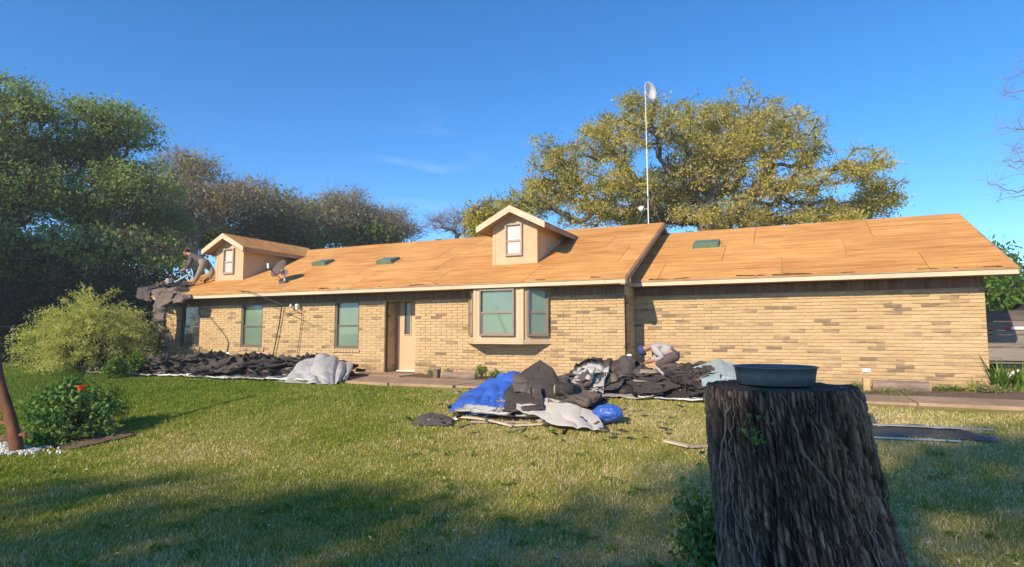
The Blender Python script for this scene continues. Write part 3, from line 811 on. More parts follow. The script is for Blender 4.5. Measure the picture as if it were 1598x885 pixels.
# ------------------------------------------------------------------ crumpled sheets
def cr_interp(P, n):
    """Catmull-Rom along axis 0"""
    P = np.asarray(P, float); k = len(P)
    if k == 2: t = np.linspace(0, 1, n)[:, None, None]; return P[0] * (1 - t) + P[1] * t
    Q = np.concatenate([2 * P[:1] - P[1:2], P, 2 * P[-1:] - P[-2:-1]])
    out = []
    for i, t in enumerate(np.linspace(0, k - 1 - 1e-9, n)):
        j = int(t); u = t - j; a, b, c, d = Q[j], Q[j + 1], Q[j + 2], Q[j + 3]
        out.append(.5 * ((2 * b) + (c - a) * u + (2 * a - 5 * b + 4 * c - d) * u * u + (3 * b - a - 3 * c + d) * u ** 3))
    return np.array(out)
def lin_interp(P, n):
    P = np.asarray(P, float); t = np.linspace(0, len(P) - 1 - 1e-9, n); j = t.astype(int); u = (t - j)[:, None, None]
    u = np.clip((u - .5) * 1.25 + .5, 0, 1)
    return P[j] * (1 - u) + P[j + 1] * u
def ridged(x, y, z, seed, o=3):
    r = 0; a = .6
    for i in range(o):
        k = 1.9 ** i; r = r + a * (1 - 2 * np.abs(vnoise(x * k, y * k, z * k, seed + 31 * i) - .5)); a *= .5
    return r - .75
def sheet_obj(name, Pg, mat, parent=None, thick=.006, smooth=True, ground=True, ragged=0, seed=0):
    a, b = Pg.shape[:2]
    if ragged:
        for e, inn in ((0, 1), (-1, -2)):
            t = (fbm(np.arange(b) * .45, np.zeros(b) + e * 7 + seed, seed=seed, o=4)[:, None] - .2) * ragged
            Pg[e] = Pg[e] * (1 - t) + Pg[inn * 3 if e == 0 else -4] * t
        for e in (0, -1):
            t = (fbm(np.arange(a) * .45, np.zeros(a) + e * 5 + seed + 3, seed=seed, o=4)[:, None] - .2) * ragged
            Pg[:, e] = Pg[:, e] * (1 - t) + Pg[:, 3 if e == 0 else -4] * t
    V = Pg.reshape(-1, 3).copy()
    if ground: V[:, 2] = np.maximum(V[:, 2], gz(V[:, 0], V[:, 1]) + .012)
    i = np.arange(a - 1)[:, None] * b + np.arange(b - 1)[None]
    F = np.stack([i, i + 1, i + b + 1, i + b], -1).reshape(-1, 4)
    o = npmesh(name, V, F, mat, parent, smooth)
    s = o.modifiers.new('thick', 'SOLIDIFY'); s.thickness = thick; s.offset = 0
    return o
def patch(name, rows, mat, nu=40, nv=40, crumple=.03, freq=4, seed=0, px=True, thick=.006, parent=None, ground=True, ragged=.0, smooth=True, linear=False, pleat=None):
    P = np.array([[onY(*p) if px else p for p in r] for r in rows], float)
    itp = lin_interp if linear else cr_interp
    A = itp(P, nu); B = itp(A.transpose(1, 0, 2), nv).transpose(1, 0, 2)
    du = np.gradient(B, axis=0); dv = np.gradient(B, axis=1); n = np.cross(du, dv); n /= np.linalg.norm(n, axis=2, keepdims=True) + 1e-9
    r = ridged(B[..., 0] * freq, B[..., 1] * freq, B[..., 2] * freq, seed)
    q = vnoise(B[..., 0] * freq * .8 + 40, B[..., 1] * freq * .8, B[..., 2] * freq * .8, seed + 71)
    r = .55 * r + 1.3 * ((1 - 2 * np.abs(q - .5)) ** 3 - .3) + .35 * ridged(B[..., 0] * freq * 3, B[..., 1] * freq * 3, B[..., 2] * freq * 3, seed + 3)
    if pleat:
        U = np.linspace(0, 1, nu)[:, None]; Vv = np.linspace(0, 1, nv)[None]; k = vnoise(Vv * pleat[1] + .6 * vnoise(U * 3, Vv * 3, seed=seed), U * 1.3, seed=seed + 8)
        r = r + pleat[0] / max(crumple, 1e-6) * ((1 - 2 * np.abs(k - .5)) ** 2 - .4) * (1 - .75 * U)
    B = B + n * (r * crumple)[..., None]
    return sheet_obj(name, B, mat, parent, thick, smooth, ground, ragged, seed)
def bumps(bl):
    def H(x, y):
        z = np.zeros_like(np.asarray(x, float))
        for (a, b, h, rx, ry) in bl: z = z + h * np.exp(-(((x - a) / rx) ** 2 + ((y - b) / ry) ** 2))
        return z
    return H
def drape(name, cx, cy, w, l, rot, H, mat, seed, lift=.02, crumple=.06, freq=3, curl=.06, res=.05, thick=.006, parent=None, ragged=.8, smooth=True, amb=0):
    nu, nv = max(8, int(w / res)), max(8, int(l / res))
    u = np.linspace(-1, 1, nu)[:, None] + np.zeros((1, nv)); v = np.linspace(-1, 1, nv)[None] + np.zeros((nu, 1))
    e = 1 + .22 * (fbm(u * 1.7 + seed, v * 1.7 - seed, seed=seed) - .5) * 2
    x0, y0 = u * w / 2 * e, v * l / 2 * e; c, s = math.cos(rot), math.sin(rot)
    X = cx + x0 * c - y0 * s; Y = cy + x0 * s + y0 * c
    r = ridged(X * freq, Y * freq, np.zeros_like(X) + seed, seed); r2 = ridged(X * freq * 3, Y * freq * 3, np.zeros_like(X), seed + 5, 2)
    edge = np.maximum(np.abs(u), np.abs(v)) ** 6
    Z = np.maximum(H(X, Y), 0) + gz(X, Y) + lift + crumple * (r + .35 * r2 + .5) + curl * edge * fbm(u * 2.2 + seed, v * 2.2, seed=seed + 9) * 2
    X = X + crumple * .5 * (vnoise(X * 6, Y * 6, seed=seed + 1) - .5); Y = Y + crumple * .5 * (vnoise(X * 6, Y * 6, seed=seed + 2) - .5)
    return sheet_obj(name, np.stack([X, Y, Z], -1), mat, parent, thick, smooth, True, ragged, seed)
def mound(name, H, x0, x1, y0, y1, mat, seed, res=.045, crumple=.07, freq=5):
    xs = np.arange(x0, x1, res); ys = np.arange(y0, y1, res); X, Y = np.meshgrid(xs, ys)
    h = H(X, Y); r = ridged(X * freq, Y * freq, np.zeros_like(X), seed, 4)
    st = np.floor((h + .1 * r) / .07) * .07 * .5 + .5 * h      # stacked layers
    w = np.clip(h / .12, 0, 1)
    Z = gz(X, Y) - .06 + (st + crumple * r + .06) * w
    nx = len(xs); i = np.arange(len(ys) - 1)[:, None] * nx + np.arange(nx - 1)[None]
    F = np.stack([i, i + 1, i + nx + 1, i + nx], -1).reshape(-1, 4)
    return npmesh(name, np.stack([X.ravel(), Y.ravel(), Z.ravel()], 1), F, mat)

# ---- the long heap of torn felt under the eave, left
r = random.Random(21)
bl_ = [(-16.6, 10.9, .20, .8, .7), (-15.4, 11.1, .32, .7, .7), (-14.2, 11.0, .30, .7, .6), (-13.4, 10.9, .30, .6, .6), (-12.5, 11.1, .30, .45, .6),
       (-11.9, 10.9, .30, .5, .6), (-11.0, 10.9, .26, .6, .6), (-10.2, 11.0, .32, .5, .6), (-9.5, 11.2, .14, .6, .5), (-14.8, 10.2, .16, 1.5, .5), (-12.2, 10.3, .16, 1.8, .45)]
HL = bumps([(a, b, h * .84, c, d) for a, b, h, c, d in bl_])
o = mound('felt_heap', HL, -17.6, -8.8, 9.5, 12.3, M['felt'], 3)
tag(o, 'long low heap of dark torn roofing felt along the wall under the left windows', 'debris heap')
for k in range(6):
    x = -16.0 + k * 1.25
    drape('ground_tarp', x, 9.86 + .02 * k, 1.45, r.uniform(.7, 1.0), r.uniform(-.1, .1), bumps([]), M['whitetape'] if k in (2, 3, 5) else M['grey_tarp'], 40 + k, .012, .06, 5, .05)
for k, o in enumerate([q for q in C.objects if q.name.startswith('ground_tarp')]):
    tag(o, ['leftmost', 'second', 'third', 'fourth', 'fifth', 'rightmost'][k] + ' strip of pale plastic along the lawn edge of the left heap', 'plastic sheet', 'plastic edges under the left heap')
for k in range(46):
    x = r.uniform(-17.0, -9.6); y = r.uniform(9.85, 11.5)
    w = r.uniform(.5, 1.3)
    o = drape('torn_felt', x, y, w, r.uniform(.4, .8), r.uniform(0, 3.1), HL, M['felt'] if r.random() < .7 else M['felt2'], 60 + k, r.uniform(.01, .05) + .02 * (y - 9.8), .065, 5, r.uniform(.05, .18), .045)
    tag(o, 'crumpled piece of dark roofing felt in the long heap under the left windows', 'roofing felt', 'felt pieces in the left heap')
for k, (px_, py_, hh) in enumerate([(385, 558, .30), (345, 556, .22), (452, 556, .28), (300, 560, .3), (232, 560, .25), (270, 552, .32)]):
    p = onY(px_, py_, 11.1); a = r.uniform(-.4, .4)
    rows = [[(p[0] - .30, 11.0, .08), (p[0], 10.9, .10), (p[0] + .32, 11.1, .08)], [(p[0] - .22, 11.15, p[2] - .12), (p[0] + a * .1, 11.05, p[2]), (p[0] + .25, 11.15, p[2] - .1)], [(p[0] - .2, 11.5, .2), (p[0], 11.45, .22), (p[0] + .3, 11.5, .1)]]
    o = patch('torn_felt', rows, M['felt'], 24, 24, .06, 7, 90 + k, px=False, ragged=.8)
    tag(o, 'crumpled piece of dark roofing felt in the long heap under the left windows', 'roofing felt', 'felt pieces in the left heap')
o = patch('grey_tarp', [[(428, 597, 9.55), (465, 600, 9.5), (502, 601, 9.5), (522, 599, 9.6), (540, 590, 10.0)], [(447, 583, 10.0), (474, 580, 9.95), (499, 580, 9.95), (524, 579, 10.15), (549, 577, 10.7)],
                        [(468, 565, 10.6), (490, 557, 10.7), (511, 553, 10.8), (527, 557, 10.95), (552, 568, 11.2)], [(476, 572, 11.3), (495, 568, 11.4), (515, 566, 11.4), (532, 568, 11.4), (556, 574, 11.5)]],
          M['grey_tarp'], 90, 120, .03, 4.2, 5, pleat=(.16, 7))
tag(o, 'large pale grey tarp draped like a tent over the right end of the left heap', 'tarp')
o = patch('white_scrap', [[(343, 562, 11.5), (356, 562, 11.5)], [(346, 548, 11.8), (358, 550, 11.8)]], M['white_metal'], 14, 14, .05, 12, 4); tag(o, 'small crumpled white scrap sticking up behind the left heap below the window', 'scrap')
o = patch('white_strip', [[(160, 582, 9.7), (185, 579, 9.8), (212, 577, 10.0)], [(165, 578, 9.9), (187, 575, 10.0), (210, 575, 10.2)]], M['whitetape'], 10, 30, .03, 5, 6); tag(o, 'thin white plastic strip on the grass at the foot of the big shrub', 'plastic strip')
# felt hanging from the eave
YE = DL - OV - .10
o = patch('hanging_felt', [[(236, 455, 12.2), (258, 451, 12.3), (288, 454, 12.4)], [(241, 464, YE + .05), (256, 461, YE), (274, 463, YE)], [(243, 486, YE), (253, 482, YE - .1), (262, 478, YE - .05)],
                           [(240, 512, YE), (252, 508, YE - .12), (260, 506, YE)], [(250, 528, YE), (258, 526, YE - .1), (267, 522, YE)], [(256, 545, YE - .05), (261, 545, YE - .1), (266, 541, YE)], [(262, 566, YE), (266, 566, YE - .05), (270, 560, YE)]],
          M['felt_hang'], 100, 40, .11, 5, 8, ground=False, ragged=.8)
tag(o, 'long torn strip of brown grey felt hanging from the left end of the eave', 'roofing felt')
o = patch('hanging_felt', [[(262, 458, 12.1), (285, 456, 12.1), (304, 458, 12.15)], [(266, 466, 11.75), (284, 465, 11.7), (297, 464, 11.8)], [(270, 474, 11.7), (280, 472, 11.66), (288, 470, 11.75)]], M['felt_hang'], 26, 30, .05, 5, 9, ground=False, ragged=.5)
tag(o, 'short flap of torn felt folded over the eave right of the long hanging strip', 'roofing felt')
for k, (rows, lab) in enumerate([
    ([[(236, 470, 11.7), (216, 468, 11.8)], [(234, 460, 11.9), (214, 458, 12.0)], [(240, 452, 12.3), (220, 448, 12.4)]], 'dark curled felt flap jutting out past the left corner of the eave'),
    ([[(224, 456, 12.1), (262, 452, 12.2)], [(236, 448, 12.6), (268, 446, 12.6)], [(244, 440, 13.0), (284, 440, 13.0)]], 'stack of loose dark felt lying on the roof edge near the white bucket'),
    ([[(262, 452, 12.15), (300, 458, 12.15)], [(270, 446, 12.5), (300, 450, 12.5)], [(285, 440, 12.9), (312, 444, 12.9)]], 'loose dark felt lying on the plywood at the feet of the roof worker')]):
    o = patch('torn_felt', rows, M['felt'], 24, 24, .09, 5, 12 + k, ground=False, ragged=.6); tag(o, lab, 'roofing felt')
r2 = random.Random(4)
for k in range(7):
    p = onY(232 + k * 11, 455 - k % 3 * 4, 12.25 + .08 * k); rows = [[(p[0] - .3, p[1] - .15, p[2] + .02), (p[0] + .3, p[1] - .2, p[2])], [(p[0] - .25, p[1] + .2, p[2] + .14 + r2.uniform(0, .1)), (p[0] + .3, p[1] + .2, p[2] + .12)]]
    o = patch('torn_felt', rows, M['felt'] if k % 2 else M['felt2'], 16, 16, .1, 6, 130 + k, px=False, ground=False, ragged=.7)
    tag(o, 'small crumpled felt piece in the loose stack on the left roof edge', 'roofing felt', 'felt pieces on the left roof edge')
def strip(name, pts, w, mat, lab, cat, t=.006):
    P = np.array([onY(*p) for p in pts]); Q = cr_interp(P[:, None, :], 26)[:, 0]; m = MB()
    for a, b in zip(Q[:-1], Q[1:]):
        s = np.array([w / 2, -.02, 0]); z = np.array([0, t, t]); m.hexa([a - s, a + s, b + s, b - s, a - s + z, a + s + z, b + s + z, b - s + z])
    return tag(m.build(name, mat), lab, cat)
strip('metal_strip', [(284, 459, 12.0), (296, 480, 11.75), (310, 506, 11.6), (308, 530, 11.6), (304, 560, 11.5)], .055, M['felt_hang'], 'bent brown strip hanging from the eave to the ground left of the windows', 'metal strip')
strip('metal_strip', [(372, 453, 12.0), (392, 457, 11.8), (416, 466, 11.6), (440, 476, 11.5)], .08, M['galv'], 'bent metal strip sticking out from the eave above the left lit window', 'metal strip')
m = MB(); m.tube([onY(440, 476, 12.36), onY(436, 505, 12.37), onY(425, 560, 12.36), onY(424, 572, 12.3)], .016, 6); tag(m.build('wall_line', M['black']), 'dark thin tube down the brick wall between the left windows', 'wall_line')  # thin dark tube following the line down the wall
m = MB(); P = cr_interp(np.array([onY(445, 494, 12.39), onY(455, 487, 12.37), onY(468, 488, 12.37), onY(471, 494, 12.38), onY(468, 520, 12.39), onY(463, 558, 12.39)])[:, None, :], 24)[:, 0]; m.tube(P, .010, 5); tag(m.build('wall_line', M['drip']), 'thin tube tracing the arched shadow on the brick wall below the twin floodlight', 'wall_line')  # added tube puts the arched shadow line onto the wall

# ---- middle pile on the lawn
HC = bumps([(-3.75, 8.25, .16, .7, .35), (-3.0, 8.1, .16, .5, .35)])
o = mound('felt_heap', HC, -4.9, -2.2, 7.4, 9.0, M['felt2'], 8, .04, .04, 6); tag(o, 'low core of mixed shingle rubble under the blue tarp and the felt on the lawn', 'debris heap')
o = patch('blue_tarp', [[(699, 642, 7.75), (730, 646, 7.65), (765, 647, 7.62), (800, 646, 7.62), (812, 640, 7.7)], [(702, 632, 7.95), (738, 622, 7.95), (772, 620, 7.92), (800, 622, 7.9), (822, 618, 7.9)],
                        [(718, 621, 8.25), (752, 603, 8.35), (782, 592, 8.35), (808, 590, 8.3), (828, 596, 8.25)], [(742, 608, 8.6), (770, 589, 8.6), (790, 581, 8.6), (812, 580, 8.6), (830, 586, 8.5)], [(752, 614, 9.0), (775, 606, 9.1), (800, 602, 9.1), (820, 600, 9.0), (836, 600, 9.0)]],
          M['blue'], 110, 120, .040, 6, 15, pleat=(.055, 9))
tag(o, 'bunched bright blue tarp rising on the left side of the middle pile', 'tarp')
o = patch('torn_felt', [[(792, 642, 7.75), (838, 645, 7.7), (885, 648, 7.6), (930, 652, 7.6)], [(786, 612, 7.95), (830, 615, 7.9), (874, 626, 7.85), (922, 640, 7.8)], [(806, 594, 8.15), (834, 590, 8.1), (866, 594, 8.1), (884, 616, 8.0)], [(815, 580, 8.3), (843, 562, 8.2), (863, 575, 8.2), (874, 596, 8.15)]],
          M['felt'], 70, 70, .022, 4, 16, ragged=.1, linear=True); tag(o, 'large dark felt sheet standing up to a sharp peak in the middle pile', 'roofing felt')
o = patch('torn_felt', [[(802, 612, 7.9), (830, 616, 7.85)], [(800, 590, 8.1), (826, 596, 8.0)], [(806, 581, 8.3), (822, 588, 8.15)]], M['felt2'], 26, 26, .06, 6, 17, ragged=.5); tag(o, 'curled felt flap between the blue tarp and the tall felt peak', 'roofing felt')
o = patch('torn_felt', [[(782, 642, 7.55), (810, 644, 7.5), (850, 640, 7.5)], [(788, 630, 7.75), (812, 622, 7.75), (846, 616, 7.75)], [(800, 618, 7.95), (820, 609, 7.95), (846, 602, 7.95)]], M['felt2'], 36, 40, .06, 5, 18, ragged=.5); tag(o, 'brown grey felt sheet folded in front of the blue tarp', 'roofing felt')
o = patch('pale_tarp', [[(806, 640, 7.5), (835, 648, 7.4), (866, 662, 7.25), (905, 667, 7.2), (944, 669, 7.2)], [(806, 631, 7.65), (842, 636, 7.6), (874, 646, 7.5), (908, 655, 7.45), (940, 660, 7.45)], [(804, 627, 7.8), (846, 621, 7.85), (885, 628, 7.8), (908, 636, 7.8), (928, 642, 7.8)]],
          M['tan'], 90, 120, .010, 3, 19, ragged=.06, pleat=(.035, 6)); tag(o, 'cream coloured tarp spread over the front right of the middle pile', 'tarp')
o = patch('torn_felt', [[(640, 663, 7.0), (668, 664, 7.0), (704, 661, 7.05)], [(650, 651, 7.3), (676, 643, 7.35), (708, 654, 7.3)]], M['felt'], 26, 30, .03, 5, 20, ragged=.3); tag(o, 'flat dark felt flap lying on the grass at the left tip of the middle pile', 'roofing felt')
r = random.Random(2)
for k in range(9):
    p = G(r.uniform(715, 850), r.uniform(646, 660)); o = drape('torn_felt', p[0], p[1] + .1, r.uniform(.5, 1.0), r.uniform(.2, .35), r.uniform(-.3, .4), HC, r.choice([M['felt2'], M['felt'], M['board'], M['grey_tarp']]), 200 + k, .02 + .01 * k, .035, 5, .05, .05)
    tag(o, 'thin torn strip of old roofing in the layers along the front of the middle pile', 'roofing strip', 'layered strips at the front of the middle pile')
for k in range(7):
    a = r.uniform(-3.2, -2.45); o = drape('torn_felt', a, r.uniform(7.9, 8.4), r.uniform(.4, .7), r.uniform(.3, .5), r.uniform(0, 3), HC, r.choice([M['felt2'], M['felt']]), 220 + k, .03 + .02 * k, .06, 5, .12, .05)
    tag(o, 'crumpled felt piece behind the cream tarp in the middle pile', 'roofing felt', 'felt pieces behind the cream tarp')
# blue bag, roll
def blob(name, c, rad, mat, seed, amp=.12, n=28, lab=None, cat=None, parent=None, freq=3, squash=None):
    u = np.linspace(0, math.pi, n); v = np.linspace(0, 2 * math.pi, 2 * n, endpoint=False); U, W_ = np.meshgrid(u, v, indexing='ij')
    D = np.stack([np.sin(U) * np.cos(W_), np.sin(U) * np.sin(W_), np.cos(U)], -1)
    q = 1 + amp * ridged(D[..., 0] * freq, D[..., 1] * freq, D[..., 2] * freq, seed)
    P = D * q[..., None] * np.array(rad) + np.array(c); V = P.reshape(-1, 3); m2 = 2 * n
    i = np.arange(n - 1)[:, None] * m2 + np.arange(m2)[None]; j = np.arange(n - 1)[:, None] * m2 + (np.arange(m2)[None] + 1) % m2
    F = np.stack([i, i + m2, j + m2, j], -1).reshape(-1, 4)
    if parent is None: V[:, 2] = np.maximum(V[:, 2], gz(V[:, 0], V[:, 1]) + .005)
    o = npmesh(name, V, F, mat, parent, True)
    if cat: tag(o, lab, cat)
    return o
p = onY(949, 645, 7.75); blob('blue_bag', p, (.20, .13, .115), M['blue'], 5, .30, freq=2.0, n=44, lab='rounded bundle of blue tarp on the grass at the right end of the middle pile', cat='bundle')
rl = thing('felt_roll', 'short brown roll of felt lying on the middle pile right of the felt peak', 'felt roll', onY(872, 610, 7.95)); a = onY(868, 608, 7.95); b = onY(896, 608, 8.0)
m = MB(); m.tube([a, b], .095, 16); m.build('roll', M['felt'], rl, True); m = MB(); m.tube([a + [-.012, 0, 0], a + [.03, 0, 0]], .075, 12); m.build('core', M['board'], rl, True)
def board(p0, p1, w, mat, lab, t=.022, lift=.03, name='board', group=None, bend=0):
    a = G(*p0); b = G(*p1); d = (b - a); d[2] = 0; d /= np.linalg.norm(d); s = np.array([-d[1], d[0], 0]) * w / 2; m = MB(); N = 8
    for i in range(N):
        q0 = a + (b - a) * i / N; q1 = a + (b - a) * (i + 1) / N; h0 = lift + bend * math.sin(math.pi * i / N); h1 = lift + bend * math.sin(math.pi * (i + 1) / N)
        z0 = np.array([0, 0, h0]); z1 = np.array([0, 0, h1]); T = np.array([0, 0, t])
        m.hexa([q0 - s + z0, q1 - s + z1, q1 + s + z1, q0 + s + z0, q0 - s + z0 + T, q1 - s + z1 + T, q1 + s + z1 + T, q0 + s + z0 + T])
    return tag(m.build(name, mat), lab, 'board', group)
board((664, 660), (714, 658), .06, M['whitetape'], 'short white trim piece at the left end of the middle pile')
board((712, 655), (800, 670), .05, M['board_pale'], 'long pale curved lath reaching forward from the middle pile', bend=.03)
board((795, 668), (905, 662), .045, M['board_pale'], 'pale lath lying on the grass in front of the cream tarp', lift=.02)
board((760, 654), (850, 652), .07, M['board'], 'weathered board inside the front layers of the middle pile', lift=.07)
board((700, 650), (775, 652), .07, M['drip'], 'brown metal strip lying below the blue tarp', lift=.05, bend=.03)
board((815, 650), (862, 652), .06, M['whitetape'], 'white painted trim piece sticking out under the cream tarp', lift=.06)
board((735, 661), (830, 662), .05, M['board'], 'lowest weathered lath at the front of the middle pile', lift=.015)
board((1038, 692), (1076, 701), .07, M['board_pale'], 'pale split lath on the lawn left of the stump', lift=.02)
board((1076, 701), (1112, 700), .05, M['board'], 'thin grey lath touching the pale lath left of the stump', lift=.02)
# ---- right heap
HR = (lambda b_: bumps([(q[0], q[1], q[2] * 1.22, q[3], q[4]) for q in b_]))([(-3.45, 11.0, .36, .45, .6), (-2.85, 11.3, .22, .3, .4), (-2.1, 11.1, .22, .5, .6), (-1.35, 11.0, .28, .5, .7), (-3.0, 10.2, .13, .7, .45), (-2.0, 10.2, .13, .8, .45), (-1.1, 10.2, .13, .5, .45)])
o = mound('felt_heap', HR, -4.4, -.2, 9.3, 12.3, M['felt'], 5); tag(o, 'big heap of dark felt and shingles in front of the house corner', 'debris heap')
for k in range(4):
    drape('white_plastic', -3.35 + k * .82, 9.62 + .03 * k, 1.05, .6, r.uniform(-.1, .1), bumps([]), M['grey_tarp'] if k % 2 else M['whitetape'], 240 + k, .012, .05, 5, .04)
for k, o in enumerate([q for q in C.objects if q.name.startswith('white_plastic')]): tag(o, ['leftmost', 'second', 'third', 'rightmost'][k] + ' of the pale plastic sheets poking onto the grass under the right heap', 'plastic sheet', 'plastic edges under the right heap')
for k in range(44):
    x = r.uniform(-3.75, -.85); y = r.uniform(9.8, 11.5)
    o = drape('torn_felt', x, y, r.uniform(.5, 1.25), r.uniform(.4, .85), r.uniform(0, 3.1), HR, M['felt'] if r.random() < .72 else M['felt2'], 260 + k, r.uniform(.0, .04), .055, 6, r.uniform(.04, .14) * (.4 if abs(x + 2.4) < .7 else 1), .04)
    tag(o, 'crumpled piece of dark felt in the big heap by the house corner', 'roofing felt', 'felt pieces in the right heap')
for k, (px_, py_) in enumerate([(955, 560), (978, 556), (940, 566), (1075, 567), (1100, 572), (1000, 568)]):
    p = onY(px_, py_, 11.0); rows = [[(p[0] - .28, 10.75, .18), (p[0], 10.7, .2), (p[0] + .28, 10.85, .18)], [(p[0] - .2, 10.95, p[2] - .1), (p[0], 10.9, p[2]), (p[0] + .2, 10.95, p[2] - .08)], [(p[0] - .2, 11.4, .25), (p[0], 11.35, .3), (p[0] + .25, 11.4, .25)]]
    o = patch('torn_felt', rows, M['felt'] if k % 2 else M['felt2'], 24, 24, .07, 6, 300 + k, px=False, ragged=.8); tag(o, 'crumpled piece of dark felt in the big heap by the house corner', 'roofing felt', 'felt pieces in the right heap')
o = patch('silver_tarp', [[(884, 606, 9.85), (900, 610, 9.7), (920, 613, 9.6), (942, 616, 9.6)], [(893, 592, 10.2), (908, 590, 10.05), (924, 592, 9.95), (944, 596, 9.95)], [(903, 578, 10.6), (918, 571, 10.7), (934, 569, 10.6), (952, 574, 10.5)], [(912, 580, 11.2), (925, 575, 11.3), (940, 573, 11.3), (955, 575, 11.2)]],
          M['grey_tarp'], 90, 90, .09, 6.5, 22, pleat=(.08, 6)); tag(o, 'crumpled pale grey plastic bunched at the left end of the right heap', 'plastic sheet')
o = patch('silver_tarp', [[(1096, 602, 9.7), (1130, 604, 9.6), (1175, 606, 9.6)], [(1094, 590, 10.0), (1132, 588, 10.0), (1172, 594, 10.0)], [(1080, 574, 10.8), (1124, 560, 11.0), (1165, 574, 11.1)], [(1086, 578, 11.4), (1126, 572, 11.6), (1160, 580, 11.6)]], M['silver'], 60, 60, .02, 3, 23, linear=True)
tag(o, 'smooth pale grey green plastic sheet on the right heap behind the stump', 'plastic sheet')
m = MB(); a = onY(1024, 573, 10.55); b = onY(1036, 585, 10.3); m.tube([a, b], .024, 6); tag(m.build('lath', M['grey_tarp']), 'short pale stick leaning on the front of the right heap', 'stick')
p = onY(982, 555, 11.2); blob('white_cup', p, (.055, .05, .035), M['whitetape'], 6, .2, lab='small white crumpled scrap on top of the right heap left of the crouching worker', cat='scrap', n=12)
o = patch('pale_felt', [[(1040, 606, 9.9), (1065, 610, 9.85)], [(1036, 598, 10.1), (1050, 592, 10.15)], [(1046, 584, 10.4), (1054, 586, 10.4)]], M['felt_hang'], 24, 24, .06, 8, 24, ragged=.5); tag(o, 'lighter brown curled felt strip on the front of the right heap', 'roofing felt')
o = patch('brown_cardboard', [[(998, 582, 10.35), (1030, 581, 10.3)], [(1000, 576, 10.5), (1022, 577, 10.5)]], M['board'], 10, 14, .02, 6, 25); tag(o, 'small brown board piece below the worker on the right heap', 'board')
# ---- metal on the lawn, right
o = patch('metal_sheet', [[(1338, 684, None), (1430, 684, None), (1510, 688, None), (1562, 692, None)], [(1338, 668, None), (1420, 668, None), (1510, 675, None), (1556, 684, None)]] and
          [[tuple(G(px_, py_) + [0, 0, h]) for px_, py_, h in row] for row in ([(1328, 684, .02), (1420, 684, .02), (1505, 689, .02), (1560, 692, .01)], [(1330, 676, .07), (1420, 675, .08), (1505, 681, .06), (1560, 688, .03)], [(1332, 671, .02), (1420, 668, .02), (1505, 675, .02), (1556, 684, .01)])],
          M['galv'], 20, 70, .035, 3, 26, px=False, smooth=True); tag(o, 'long flat strip of dull metal flashing on the lawn right of the stump', 'metal flashing')
hp_unused = [G(1325, 668), G(1400, 664), G(1480, 668), G(1550, 678), G(1572, 686), G(1556, 696), G(1480, 692), G(1400, 686), G(1336, 688)]
board((1335, 674), (1552, 684), .07, M['galv2'], 'long pale grey metal strip lying on top of the flashing right of the stump', lift=.09, t=.012, name='metal_strip')
board((1345, 685), (1500, 692), .05, M['silver'], 'shorter pale strip along the near edge of the flashing on the lawn', lift=.02, t=.012, name='metal_strip')
a = G(1318, 668); m = MB(); m.hexa([a + [-.0, -.1, .02], a + [.32, -.02, .02], a + [.30, .22, .02], a + [-.02, .14, .02], a + [-.0, -.1, .13], a + [.32, -.02, .15], a + [.30, .22, .17], a + [-.02, .14, .15]]); o = m.build('metal_box', M['galv'], bevel=.008); tag(o, 'short folded grey metal piece on the grass right behind the stump', 'metal piece')
o = patch('torn_felt', [[tuple(G(1350, 662)), tuple(G(1378, 661))], [tuple(G(1352, 656) + [0, 0, .03]), tuple(G(1376, 656))]], M['felt'], 10, 14, .03, 6, 27, px=False); tag(o, 'small dark felt scrap beside the folded metal piece on the lawn', 'roofing felt')

def scraps(name, lab, n, xr, yr, H, seed, big=.16):
    g = np.random.RandomState(seed); x = g.uniform(*xr, n); y = g.uniform(*yr, n); h = np.maximum(H(x, y), 0); ok = h > .05; x, y, h = x[ok], y[ok], h[ok]; n = len(x)
    c = np.stack([x, y, gz(x, y) + h + g.uniform(.04, .11, n)], 1); a = g.uniform(0, 6.28, n); L = g.uniform(.04, big, n); w = L * g.uniform(.3, .8, n)
    u = np.stack([np.cos(a), np.sin(a), g.normal(0, .25, n)], 1) * L[:, None]; v = np.stack([-np.sin(a), np.cos(a), g.normal(0, .25, n)], 1) * w[:, None]; nn = np.cross(u, v); nn /= np.linalg.norm(nn, axis=1, keepdims=True); nn *= .004
    j = lambda: g.uniform(.65, 1.15, (n, 1))
    q = [c - u * j() - v * j(), c + u * j() - v * j(), c + u * j() + v * j(), c - u * j() + v * j()]; V = np.stack(q + [p + nn for p in q], 1).reshape(-1, 3)
    f = np.array([(0, 3, 2, 1), (4, 5, 6, 7), (0, 1, 5, 4), (1, 2, 6, 5), (2, 3, 7, 6), (3, 0, 4, 7)]); F = (np.arange(n)[:, None, None] * 8 + f[None]).reshape(-1, 4)
    tag(npmesh(name, V, F, M['scrap'], tint=np.repeat(g.uniform(0, 1, n), 8)), lab, 'shingle scraps', kind='stuff')
scraps('shingle_scraps', 'small torn shingle bits strewn over the left felt heap', 380, (-17.2, -9.2), (9.7, 11.6), HL, 1)
scraps('shingle_scraps', 'small torn shingle bits strewn over the right felt heap', 110, (-3.9, -.7), (9.6, 11.6), HR, 2, .13)
scraps('shingle_scraps', 'loose shingle bits scattered on the grass round the middle pile', 70, (-5.4, -1.4), (6.6, 9.2), lambda x, y: .06 + 0 * x, 6, .06)
scraps('shingle_scraps', 'small torn shingle bits strewn over the middle pile', 240, (-4.5, -2.4), (7.5, 8.6), HC, 3, .10)
